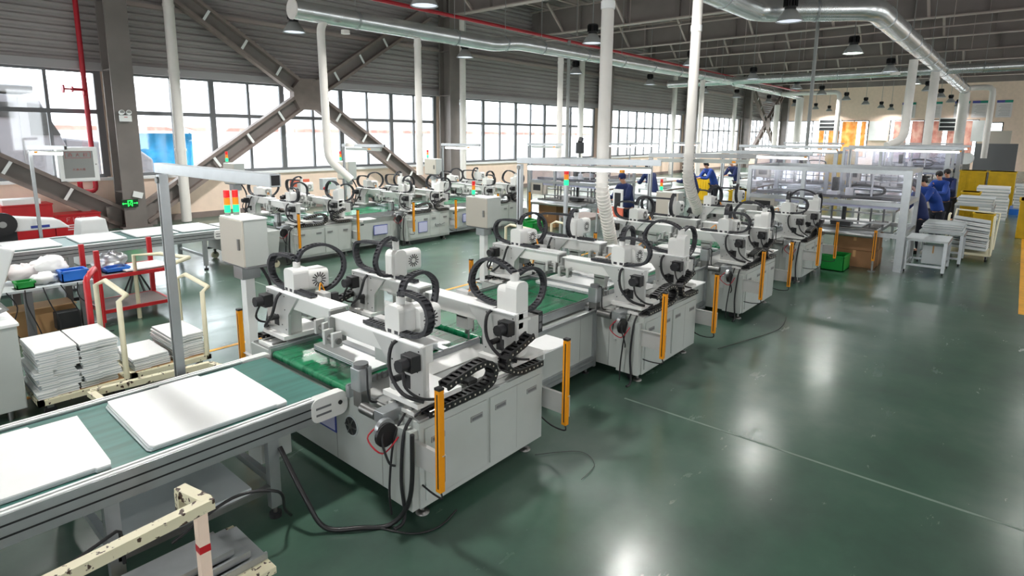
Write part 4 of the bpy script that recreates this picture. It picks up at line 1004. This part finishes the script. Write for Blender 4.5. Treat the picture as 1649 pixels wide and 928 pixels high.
# cream U rail near the back conveyor end
t = T('cream_barrier', 'cream pipe barrier standing between the light frame and the control box', 'barrier', (3.5, 10.2, 0))
MB().mat('cream').tube([(0, 0, .0), (0, 0, 1.08), (.03, .03, 1.12), (.35, .3, 1.12), (.15, 1.0, 1.12), (-.2, 1.2, 1.12), (-.2, 1.2, 0)], .035, 8).build('rail', t)
# chipped trolley under the conveyor, bottom left
t = T('chipped_trolley', 'chipped cream trolley with red tape on its post, bottom left corner', 'trolley', (-.5, 3.08, 0))
MB().mat('chipped').bar((0, .5, .83), (1.87, .62, .86), .075, .07).bar((1.84, .62, .86), (1.78, .9, .86), .075, .07).bar((1.78, .87, .86), (1.78, .87, .72), .07, .07).build('handle', t)
p = MB().mat('creamplain').bar((1.8, .64, .12), (1.8, .64, .83), .065, .065); p.mat('red').bar((1.8, .64, .54), (1.8, .64, .59), .068, .068); p.build('post', t)
MB().mat('chipped').box(.1, 2.25, .6, 1.28, .12, .17).build('deck', t)
for x in (.3, 2.05):
    for y in (.72, 1.16): MB().mat('rubber').cyl((x, y-.02, .05), (x, y+.02, .05), .05, n=14).mat('steel').box(x-.02, x+.02, y-.03, y+.03, .06, .12).build('caster', t)
for k in range(3):
    o = MB().mat('alu').box(0, 1.9-.2*k, 0, .5-.08*k, 0, .02).box(0, 1.9-.2*k, 0, .02, .02, .05).build('metal_sheet'); o.location = Vector((-.15+.1*k, 3.8+.04*k, .171+.052*k))*K
    tag(o, 'long folded grey metal sheet on the chipped trolley, %s' % ('lowest', 'middle one', 'topmost')[k], 'sheet metal', 'sheets on the trolley')
o = tag(MB().mat('black').tube([(.1, 3.75, .6), (.5, 4.0, .62), (.96, 4.22, .62), (.99, 4.26, .58), (1.0, 4.28, .33)], .012, 6).build('bent_rod'), 'thin bent black rod under the left conveyor', 'rod')
# cables on the floor
def floor_cable(pts, r, label, name='cable'):
    o = MB().mat('black').tube(catmull(pts, 8), r, 8).build(name); return tag(o, label, 'cable')
floor_cable([(2.2, 4.42, .62), (2.22, 4.1, .3), (2.3, 3.95, .05), (2.5, 3.75, .03), (2.7, 3.6, .03), (2.78, 3.45, .3), (2.79, 3.42, .85)], .02, 'thick black cable looping along the floor from conveyor to nearest machine', 'thick_cable')
floor_cable([(2.6, 3.7, .012), (2.75, 3.4, .012), (2.95, 3.3, .012), (3.2, 3.35, .012)], .008, 'thin black cable on the floor at the foot of the nearest machine')
floor_cable([(4.35, 3.4, .012), (4.7, 3.1, .012), (4.6, 2.85, .012), (4.3, 2.8, .012)], .003, 'thin cable curling on the floor right of the nearest machine')
floor_cable([(8.6, 3.2, .012), (9.3, 3.0, .012), (10.2, 2.8, .012), (11, 2.9, .012)], .006, 'thin cable across the floor before the third machine')
floor_cable([(1.3, 4.3, .3), (1.7, 4.2, .5), (2.0, 4.1, .45), (2.1, 4.2, .2), (2.2, 4.3, .05)], .012, 'black cable hanging under the left conveyor beside its shelf')

# ================================================================== PEOPLE
def skin_obj(name, nodes, edges, mat, parent=None, sub=2, root=0):
    me = bpy.data.meshes.new(name); me.from_pydata([tuple(Vector(n[:3])*K) for n in nodes], edges, []); me.materials.append(MAT[mat])
    o = bpy.data.objects.new(name, me); COL.objects.link(o)
    if parent: o.parent = parent
    s = o.modifiers.new('skin', 'SKIN'); me.skin_vertices.new() if not me.skin_vertices else None
    for i, n in enumerate(nodes):
        r = n[3]*K; ry = (n[4] if len(n) > 4 else n[3])*K; me.skin_vertices[0].data[i].radius = (r, ry); me.skin_vertices[0].data[i].use_root = (i == root)
    s.use_smooth_shade = True; m = o.modifiers.new('sub', 'SUBSURF'); m.levels = sub; m.render_levels = sub
    return o
def person(loc, rz, label, lean=.35, jacket='blue', hair='bun', cap=False, seated=False, reach=.42, bow=.5):
    """local +x is where the person faces; standing height 2.05 units"""
    t = T('person', label, 'person', loc, rz); t.scale = (1.06, 1.06, 1.06)
    hip = Vector((0, 0, 1.03)); ch = Vector((lean*.45, 0, 1.4)); nk = Vector((lean*.85, 0, 1.66)); hd = nk+Vector((.07+.1*bow, 0, .17-.04*bow))
    sh = nk+Vector((-.02, 0, -.08))
    P = lambda v, r, r2=None: (v[0], v[1], v[2], r, r2 or r)
    N = [P(hip, .11, .09), P(ch, .14, .1), P(nk, .06), P(hd+Vector((.0, 0, -.03)), .085, .075), P(hd+Vector((-.01, 0, .07)), .09, .085)]
    E_ = [(0, 1), (1, 2), (2, 3), (3, 4)]
    JN = [P(hip+Vector((0, 0, -.12)), .21, .17), P(hip+Vector((0, 0, .1)), .2, .16), P(ch, .215, .165), P(sh, .16, .12), P(nk, .085)]
    JE = [(0, 1), (1, 2), (2, 3), (3, 4)]
    for s in (-1, 1):
        S_ = sh+Vector((0, s*.2, -.02)); el = S_+Vector((.12+lean*.2, s*.07, -.33)); wr = el+Vector((reach*.75, -s*.1, .03)); hn = wr+Vector((.08, -s*.01, -.015))
        i = len(N); N += [P(S_, .06), P(el, .048), P(wr, .03), P(hn, .038, .018)]; E_ += [(1, i), (i, i+1), (i+1, i+2), (i+2, i+3)]
        for k in range(4):
            f0 = hn+Vector((.03, s*(.03-.02*k), 0)); L = (.05, .06, .065, .055)[k]
            j = len(N); N += [P(f0, .011), P(f0+Vector((L, 0, -.012)), .01), P(f0+Vector((L+.03, 0, -.04)), .008)]; E_ += [(i+3, j), (j, j+1), (j+1, j+2)]
        j = len(N); N += [P(hn+Vector((0, -s*.045, -.01)), .012), P(hn+Vector((.04, -s*.06, -.02)), .01)]; E_ += [(i+3, j), (j, j+1)]
        i2 = len(JN); JN += [P(S_, .095), P(el, .08), P(wr-Vector((.02, 0, 0)), .058)]; JE += [(3, i2), (i2, i2+1), (i2+1, i2+2)]
        k_ = len(N); N += [P((0, s*.09, .93), .075), P((.02, s*.12, .5), .045), P((-.01, s*.12, .1), .035), P((.12, s*.13, .035), .04, .03)]; E_ += [(0, k_), (k_, k_+1), (k_+1, k_+2), (k_+2, k_+3)]
    skin_obj('body', N, E_, 'skin', t)
    skin_obj('jacket', JN, JE, jacket, t, root=1)
    TN = [P((0, 0, 1.04), .19, .17)]; TE = []
    for s in (-1, 1): k_ = len(TN); TN += [P((0, s*.1, .88), .15), P((.02, s*.12, .5), .085), P((-.01, s*.12, .12), .065)]; TE += [(0, k_), (k_, k_+1), (k_+1, k_+2)]
    skin_obj('trousers', TN, TE, 'trouser', t, sub=1)
    for s in (-1, 1): MB().mat('black').rbox(-.09, .2, s*.12-.06, s*.12+.06, 0, .09, .03, 'y').build('shoe', t, .01)
    h = hd
    f = MB().mat('skin'); f.sphere(h+Vector((.09, 0, .0)), .018, 8, 6, (1, .8, 1.3))
    for s in (-1, 1): f.sphere(h+Vector((0, s*.088, .01)), .022, 8, 6, (.7, .4, 1.2))
    f.mat('hair')
    for s in (-1, 1): f.sphere(h+Vector((.078, s*.034, .035)), .011, 6, 5)
    f.mat('red').sphere(h+Vector((.078, 0, -.045)), .018, 8, 5, (.4, 1.2, .35)); f.build('face', t, split=False)
    b = MB().mat('hair' if not cap else jacket); b.sphere(h+Vector((-.022, 0, .055)), .118, 14, 10, (1, .95, .95))
    if hair == 'bun': b.mat('hair').sphere(h+Vector((-.13, 0, .0)), .055, 10, 8)
    elif hair == 'long': b.mat('hair').tube([h+Vector((-.07, 0, .05)), h+Vector((-.13, 0, -.1)), h+Vector((-.17, 0, -.34)), h+Vector((-.17, 0, -.5))], .075, 10)
    b.build('cap' if cap else 'hair', t)
    return t
R_ = math.radians
person((20.0, 1.98, 0), R_(95), 'person in dark blue with long black hair beside the glazed machine post', .2, 'bluedark', 'long')
person((22.7, 1.85, 0), R_(140), 'person in bright blue jacket bending over a table, black hair in a bun', .62, 'blue', 'bun')
person((26.6, 2.0, 0), R_(160), 'person in blue jacket second behind the glazed machine post, head bowed', .55, 'blue', 'short')
person((28.6, 1.98, 0), R_(165), 'person in blue jacket, farthest of the bent workers on the right', .55, 'bluedark', 'short')
person((16.6, 9.35, 0), R_(170), 'person in navy with a purple cap standing behind the orange sign', .3, 'bluedark', 'short', cap=True)
person((22.0, 11.25, 0), R_(60), 'person in navy blue leaning over a table in the middle background', .5, 'bluedark', 'short')
person((27.6, 11.0, 0), R_(150), 'person in blue bending by the bright doorway, hair in a bun', .5, 'blue', 'bun')
person((30.6, 11.0, 0), R_(160), 'person in blue leaning over a yellow crate at the bright doorway', .5, 'bluedark', 'short')
person((24.2, 10.5, 0), R_(90), 'person in navy half hidden behind the ribbed hose', .3, 'bluedark', 'short')
person((44.5, 3.3, 0), R_(180), 'person in dark clothes far away near the white hood', .3, 'trouser', 'short')

# ================================================================== GLAZED MACHINES
def glazed(label, W=3.65, L=2.4, mirror=False):
    t = T('glazed_machine', label, 'machine')      # x: depth, y: width
    f = MB().mat('alu')
    for x in (0, L):
        for y in (0, W, W*.62): f.box(x-.05, x+.05, y-.05, y+.05, 0 if y != W*.62 else 1.5, 2.44)
        for z in (2.4, 1.62, .86): f.box(x-.045, x+.045, 0, W, z-.05, z+.05)
    for y in (0, W):
        for z in (2.4, 1.62, .86): f.box(0, L, y-.045, y+.045, z-.05, z+.05)
    f.mat('alu').box(-.06, .07, -.12, .0, 0, 2.46)
    f.build('frame', t)
    g = MB().mat('acrylic').box(-.003, .003, .05, W-.05, 1.67, 2.35); g.build('front_pane', t)
    MB().mat('acrylic').box(.05, L-.05, W-.003, W+.003, 1.67, 2.35).build('side_pane', t); MB().mat('acrylic').box(L-.003, L+.003, .05, W-.05, 1.67, 2.35).build('rear_pane', t)
    b = MB().mat('midgrey').box(.3, .5, .1, W-.1, 1.68, 1.76).mat('lilac').box(.02, .1, .1, W-.1, 1.5, 1.66); b.build('gantry_rail', t)
    b = MB().mat('black').box(.45, .65, 1.55, 1.68, 1.75, 2.2); b.chain([(.5, 1.1, 1.78), (.5, .9, 1.78), (.5, .55, 1.82), (.5, .48, 1.93), (.5, .6, 2.0), (.5, 1.0, 2.03), (.5, 1.3, 1.98)], .08, .05, .07, (1, 0, 0)); b.mat('panel').cyl((.4, 1.25, 1.72), (.4, 1.25, 1.95), .09).cyl((.4, 1.25, 1.95), (.4, 1.25, 2.35), .03).cyl((.4, .75, 1.72), (.4, .75, 2.35), .02).box(.25, .6, 1.5, 1.75, 1.76, 1.85).mat('dark').box(.2, .6, .5, 1.4, 1.7, 1.73).box(.1, .5, 1.1, 1.55, 1.0, 1.1).cyl((.3, 1.3, 1.1), (.3, 1.3, 1.5), .05)
    b.build('pick_head', t)
    b = MB().mat('alu').box(-.35, L, .5, W-.2, .84, .92).mat('steel')
    for k in range(9): b.cyl((.2+k*.24, .55, .94), (.2+k*.24, W-.25, .94), .03, n=8)
    b.mat('alu').cyl((-.35, .5, .86), (-.35, W-.3, .86), .06)
    b.build('roller_bed', t)
    b = MB().mat('midgrey')
    for k in range(10): b.box(.3+.15*(k % 3), .34+.15*(k % 3), .4+k*.3, .44+k*.3, .95, 1.55)
    b.mat('alu').box(.2, .3, .3, W-.3, 1.1, 1.14).box(.5, .6, .3, W-.3, 1.3, 1.34); b.build('guides', t, split=False)
    b = MB().mat('beige').box(-.02, .3, W-.7, W-.05, 1.14, 1.58).mat('dark').box(-.025, -.02, W-.6, W-.18, 1.28, 1.5); b.build('control_screen', t)
    return t
g1 = glazed('big glazed aluminium machine with grey rollers behind the fourth machine'); g1.location = Vector((16.8, 2.05, 0))*K
dup(g1, (30.5, 2.4, 0), label='second glazed machine behind the bent workers').scale = (1.2, 1.05, 1.15)
dup(g1, (39.0, 2.6, 0), label='third glazed machine, farthest along the right line').scale = (1.2, 1.05, 1.1)
dup(g1, (16.9, 10.7, 0), label='aluminium framed machine over the brown boxes in the middle background').scale = (1, .8, .97)
dup(g1, (31.5, 6.8, 0), label='aluminium framed machine behind the big glazed machine, left').scale = (1, 1, 1.05)
for i, (x, y, L, dx, lb) in enumerate(((24.5, 4.8, 3.3, .0, 'lit lamp frame over the second glazed machine'), (21.5, 7.7, 3.2, 0, 'long lit lamp frame over the big glazed machine'), (33.0, 5, 3.2, 0, 'lit lamp frame over the third glazed machine'), (38, 11, 3.2, 0, 'lit lamp frame in the far middle of the hall'), (48, 7, 4, 0, 'lit lamp frame far back near the curtains'))):
    light_frame((x, y, 0), lb, L, dx, h=2.95 if i else 2.95)
panel((17.0, 2.9, .98), 0, 'white sheets lying on the roller bed of the big glazed machine', w=1.6, d=1.8, n=3)

# cardboard boxes and crates
def cbox(loc, sx, sy, h, label, n=2, m='cardboard', rz=0):
    t = T('cardboard_box', label, 'box', loc, rz); MB().mat(m).box(0, sx, 0, sy, 0, h).build('body', t, .012)
    MB().mat('tan').box(sx*.45, sx*.55, -.003, 0, 0, h).box(-.003, 0, sy*.45, sy*.52, h*.6, h).build('tape', t); return t
cbox((16.75, 2.5, 0), 1.0, .95, .42, 'brown cardboard box under the big glazed machine, lower one')
cbox((16.75, 2.52, .425), .98, .93, .4, 'brown cardboard box under the big glazed machine, upper one')
cbox((16.8, 12.35, .1), .9, .8, .38, 'dark brown cardboard box under the far framed machine, lower one')
cbox((16.8, 12.35, .485), .9, .8, .38, 'dark brown cardboard box under the far framed machine, upper one')
o = tag(MB().mat('tan').box(16.7, 17.8, 12.3, 13.2, 0, .1).build('pallet'), 'low wooden pallet under the dark brown boxes', 'pallet')
bin_((15.85, 3.0, 0), .7, .5, .36, 'plasticgreen', 'bright green crate on the floor beside the fourth machine', 'crate', cat='crate')
bin_((15.6, 12.7, 0), .6, .4, .3, 'plasticgreen', 'green crate before the back-row end, left one', 'crate', cat='crate')
bin_((15.3, 12.2, 0), .6, .4, .3, 'plasticgreen', 'green crate before the dark brown boxes, right one', 'crate', cat='crate')
def bar_post(x, y, z1, label):
    t = T('light_curtain_post', label, 'post', (x, y, 0)); MB().mat('yellow').box(-.03, .03, -.03, .03, .25, z1).mat('black').box(-.032, -.03, -.01, .01, .3, z1-.05).build('light_curtain', t); MB().mat('steel').box(-.02, .02, -.02, .02, 0, .25).box(-.08, .08, -.08, .08, 0, .015).build('foot', t)
bar_post(16.3, 3.75, .95, 'orange light curtain post left of the cardboard boxes')
bar_post(16.5, 1.95+.55, .0+1.0, 'orange light curtain post right of the cardboard boxes')
# work tables
def table(loc, sx, sy, h, label, m='panelgrey', lower=True, name='work_table'):
    t = T(name, label, 'table', loc); MB().mat(m).box(0, sx, 0, sy, h-.05, h).mat('brownsteel').box(0, sx, -.01, 0, h-.08, h-.02).build('table_top', t)
    for x in (.04, sx-.04):
        for y in (.04, sy-.04): MB().mat('alu').box(x-.035, x+.035, y-.035, y+.035, .06, h-.05).mat('rubber').cyl((x, y-.015, .04), (x, y+.015, .04), .04).build('leg', t)
    if lower: MB().mat('alu').box(.04, sx-.04, .03, .06, .16, .21).box(.04, sx-.04, sy-.06, sy-.03, .16, .21).box(.03, .07, 0, sy, .16, .21).box(sx-.07, sx-.03, 0, sy, .16, .21).build('lower_frame', t)
    return t
table((17.0, 1.1, 0), 1.15, .85, .82, 'grey steel table in front of the sheet stacks, right of the glazed machine')
cbox((17.2, 1.18, .22), .3, .42, .45, 'pale grey box on the lower frame of the steel table', m='panelgrey')
def flat_stack(x, y, z, w_, d, n, label, th=.03, seed=1):
    r = random.Random(seed); b = MB()
    for k in range(n): b.mat('panel' if k % 2 else 'panelgrey'); a = r.uniform(-.03, .03); c = r.uniform(-.03, .03); b.box(x+a, x+w_+a, y+c, y+d+c, z+k*th, z+(k+1)*th-.006)
    return tag(b.build('sheet_stack'), label, 'sheets')
table((18.6, .9, 0), 1.1, .95, .84, 'steel table behind the grey table, loaded with white sheets')
flat_stack(18.65, .95, .84, 1.0, .85, 7, 'messy white sheet stack on the second steel table')
t = T('sheet_trolley', 'cream-framed trolley heaped with slanted grey-white sheets', 'trolley', (19.7, .35, 0))
MB().mat('cream').box(0, 1.2, 0, 1.0, .16, .22).build('deck', t)
for y in (.02, .98): MB().mat('cream').tube([(.02, y, .2), (.02, y, 1.15), (.1, y, 1.2), (.3, y, 1.2)], .03, 8).build('post', t)
MB().mat('cream').tube([(1.15, 0, .2), (1.2, -.05, 1.2), (1.2, .9, 1.25), (1.15, 1, .2)], .03, 8).build('handle', t)
for x in (.1, 1.1):
    for y in (.1, .9): MB().mat('rubber').cyl((x, y-.02, .07), (x, y+.02, .07), .07, n=14).mat('steel').box(x-.02, x+.02, y-.03, y+.03, .07, .17).build('caster', t)
for q in range(3):
    b = MB()
    for k in range(7): b.mat('panel' if k % 2 else 'panelgrey'); b.obox((20.25, .85, .3+q*.27+k*.036), (1.0, .8, .03), Euler((.06+.02*q, .04-.02*(k % 3), .03*(q-1))).to_matrix())
    tag(b.build('sheet_stack'), 'slanted white sheet stack on the cream trolley, %s' % ('lowest', 'middle', 'uppermost')[q], 'sheets', 'stacks on the trolley')
def crate_y(loc, sx, sy, h, label, m='boxyellow'):
    t = T('yellow_crate', label, 'crate', loc); b = MB().mat(m); b.box(0, sx, 0, sy, 0, h); b.build('body', t, .02)
    b = MB().mat(m)
    for k in range(6): b.box(-.02, 0, sy*(k+.5)/6-.02, sy*(k+.5)/6+.02, .05, h-.05)
    b.box(-.03, sx+.03, -.03, sy+.03, h-.05, h); b.build('ribs', t, split=False); return t
crate_y((36, 1.25, 0), 1.2, 1.0, 1.72, 'tall yellow crate stack, left of the two below the white hood')
crate_y((36, .15, 0), 1.2, 1.0, 1.72, 'tall yellow crate stack, right of the two below the white hood')
crate_y((27.6, 1.05, 0), .8, .55, 1.28, 'small yellow crate stack beside the farthest bent worker')
crate_y((25.2, .5, 0), .6, .55, .75, 'yellow crate behind the cream-framed trolley')
crate_y((25.4, -1.1, 0), 1.6, 1.0, 1.25, 'yellow crate stack at the right picture edge')
crate_y((29.4, 12.0, 0), .9, .8, 1.2, 'yellow crate before the worker at the bright doorway')
crate_y((26.0, 8.5, 0), 1.4, 1.2, .9, 'low yellow crate in the middle background')
crate_y((37, 7.2, 0), 1.2, 1.3, 2.5, 'tall yellow crate stack behind the lit lamp frame')
table((26.0, .55, 0), 1.4, 1.1, .95, 'white table with a stack in front of the yellow crates')
flat_stack(26.1, .6, .95, 1.2, 1.0, 5, 'grey-white sheet stack on the table before the yellow crates', .05)
flat_stack(30.5, .25, 0, 1.4, 1.05, 22, 'tall white sheet stack beside the yellow crates', .06, 3)
flat_stack(33.5, -1.0, .25, 1.6, 1.1, 17, 'tall white sheet stack farther right, above a blue pallet', .06, 4)
tag(MB().mat('plasticblue').box(33.4, 35.2, -1.05, .2, 0, .24).build('pallet'), 'blue pallet under the far right sheet stack', 'pallet')
# hood far back
t = T('extraction_hood', 'white plastic wrapped hood below the far end of the big duct', 'hood', (56, 3.9, 0))
MB().mat('panel').rbox(-.9, .9, -1.1, 1.1, 1.4, 2.2, .35, 'x').build('cover', t); MB().mat('steel').box(-.7, .7, -.9, .9, 0, 1.4).build('base', t)
tag(MB().mat('midgrey').box(60, 61, .4, 3.0, 0, 2.9).build('grey_cabinet'), 'tall grey cabinet before the far right window', 'cabinet')
tag(MB().mat('beige').box(60.2, 60.9, .9, 2.5, 2.9, 3.9).build('carton'), 'pale carton on top of the tall grey cabinet', 'box')
# middle background benches
k = 0
for (x, y, sx, sy, lb) in ((19.5, 9.8, 2.2, 1.4, 'long white table behind the standing worker in navy'), (23.5, 11.6, 2.4, 1.2, 'white table in front of the leaning worker, middle background'), (28.5, 9.3, 2.4, 1.3, 'white table in front of the bright doorway workers'), (21.0, 13.6, 3.0, 1.2, 'white table near the wall below the third window'),
                           (27, 13.9, 4, 1.3, 'long white table near the wall, farther back'), (34, 12, 4, 1.4, 'far white table before the doorway'), (22.3, 2.9, 2.0, 1.6, 'white table where the bent blue-jacket workers work'), (26.5, 6.3, 3, 1.5, 'white table behind the big glazed machine')):
    table((x, y, 0), sx, sy, .95, lb); flat_stack(x+.2, y+.15, .95, sx*.4, sy*.7, 4+k % 4, 'white sheet stack on the ' + lb[:lb.find('table')+5] + ' ' + ordn[k], .04, k); k += 1
table((13.6, 9.0, 0), 1.3, .9, .95, 'dark topped table below the standing worker in navy', 'brownsteel')
t = T('monitor_stand', 'small dark screen in a white frame beside the standing worker', 'monitor', (14.9, 8.6, 0))
MB().mat('panel').box(-.03, .03, 0, .3, 1.15, 1.7).mat('dark').box(-.035, -.03, .05, .25, 1.2, 1.6).build('screen', t); MB().mat('alu').box(-.02, .02, .13, .17, 0, 1.15).box(-.12, .12, .0, .3, 0, .02).build('stand', t)
# orange sign board
t = T('sign_board', 'orange-red board in a white frame behind the ribbed hose', 'board', (12.0, 7.6, 0))
R0 = Matrix.Rotation(math.atan2(-.95, -.43), 3, 'Z')
MB().mat('orangered').obox((-.2, -.47, 1.5), (1.0, .03, .22), R0).build('face', t, split=False); MB().mat('panel').obox((-.2, -.47, 1.625), (1.04, .04, .02), R0).obox((-.2, -.47, 1.375), (1.04, .04, .02), R0).build('edge', t)
MB().mat('alu').box(.0, .04, 0, .04, 0, 1.4).box(-.08, .12, -.08, .12, 0, .02).build('post', t)
t = T('sign_board', 'orange board hanging left of the first back-row lamp frame post', 'board', (9.0, 16.4, 0))
MB().mat('orangered').box(0, .62, 0, .04, 1.62, 1.85).build('face', t, split=False); MB().mat('alu').box(.3, .34, 0, .04, 0, 1.62).box(.22, .42, -.08, .12, 0, .02).build('post', t)
t = T('control_pendant', 'white pendant panel with green button and red emergency stop, back row', 'control panel', (9.95, 16.2, 0))
MB().mat('panelgrey').box(0, .5, 0, .2, 1.5, 1.85).build('housing', t, .01); MB().mat('plasticgreen').box(.2, .27, -.02, 0, 1.68, 1.76).build('button', t); MB().mat('red').cyl((.05, -.06, 1.55), (.05, 0, 1.55), .05).build('stop_button', t); MB().mat('alu').box(.2, .26, .05, .11, 0, 1.5).build('post', t)
# cream T frames in the aisle
for x, y, h, lb in ((10.2, 8.93, 1.02, 'cream cart handle with red tape behind the control box pedestal'), (11.6, 8.6, .98, 'cream cart handle in front of the brown boxes')):
    cart((x-.55, y-.5, 0), 1.0, .9, lb, 0, h)
panel((9.75, 8.5, .225), 0, 'white sheet panel on the cart behind the control box pedestal', w=.75, d=.7, n=4)
bar_post(9.9, 8.1, .6, 'short yellow post beside the cart handle in the aisle')
# black blower on the far frame
t = T('blower', 'dark blower on a pole before the third window', 'blower', (20.6, 14.0, 0)); MB().mat('dark').cyl((0, 0, 2.5), (0, 0, 2.95), .17).cyl((.0, 0, 2.95), (.1, 0, 3.12), .1).build('motor', t); MB().mat('grey').cyl((0, 0, 0), (0, 0, 2.5), .04).build('pole', t)
# back wall details
for i, (y, w_) in enumerate(((18.2, 2.3), (6.3, 2.2))):
    t = T('wall_louvre', 'dark slatted air unit high on the back wall, %s' % ('left one beside the orange curtains', 'right one before the pink curtains')[i], 'air unit', (79.9, y-w_/2, 4.1))
    MB().mat('panel').box(0, .5, 0, w_, 0, 1.4).build('housing', t)
    for k in range(3): MB().mat('dark').box(-.03, 0, .08, w_-.08, .06+.45*k, .4+.45*k).build('slat_panel', t)
tag(MB().mat('panel').box(80.0, 80.48, 12.2, 14.0, 3.0, 5.2).build('wall_box'), 'white box panel between the orange and the pink curtains', 'panel')
tag(MB().mat('panel').box(80.0, 80.48, 3.5, 4.5, 3.0, 5.2).build('wall_box'), 'white box panel at the right of the far pink curtains', 'panel')
for i, y in enumerate((10.4, 8.0, 5.6, 4.1, 2.1)):
    t = T('wall_poster', 'pale notice poster with blue-green heading on the back wall, %s from the left' % ordn[i], 'poster', (80.4, y-.65, 5.5), group='posters on the back wall')
    MB().mat('posterwhite').box(0, .05, 0, 1.3, 0, 1.75).build('sheet', t); MB().mat('posterblue').box(-.01, 0, .65, 1.3, 1.5, 1.75).mat('postergreen').box(-.01, 0, 0, .65, 1.5, 1.75).build('heading', t, split=False)
    b = MB().mat('grey')
    for k in range(8): b.box(-.005, 0, .15, 1.1-.1*(k % 3), .2+k*.15, .23+k*.15)
    b.build('text_lines', t, split=False)
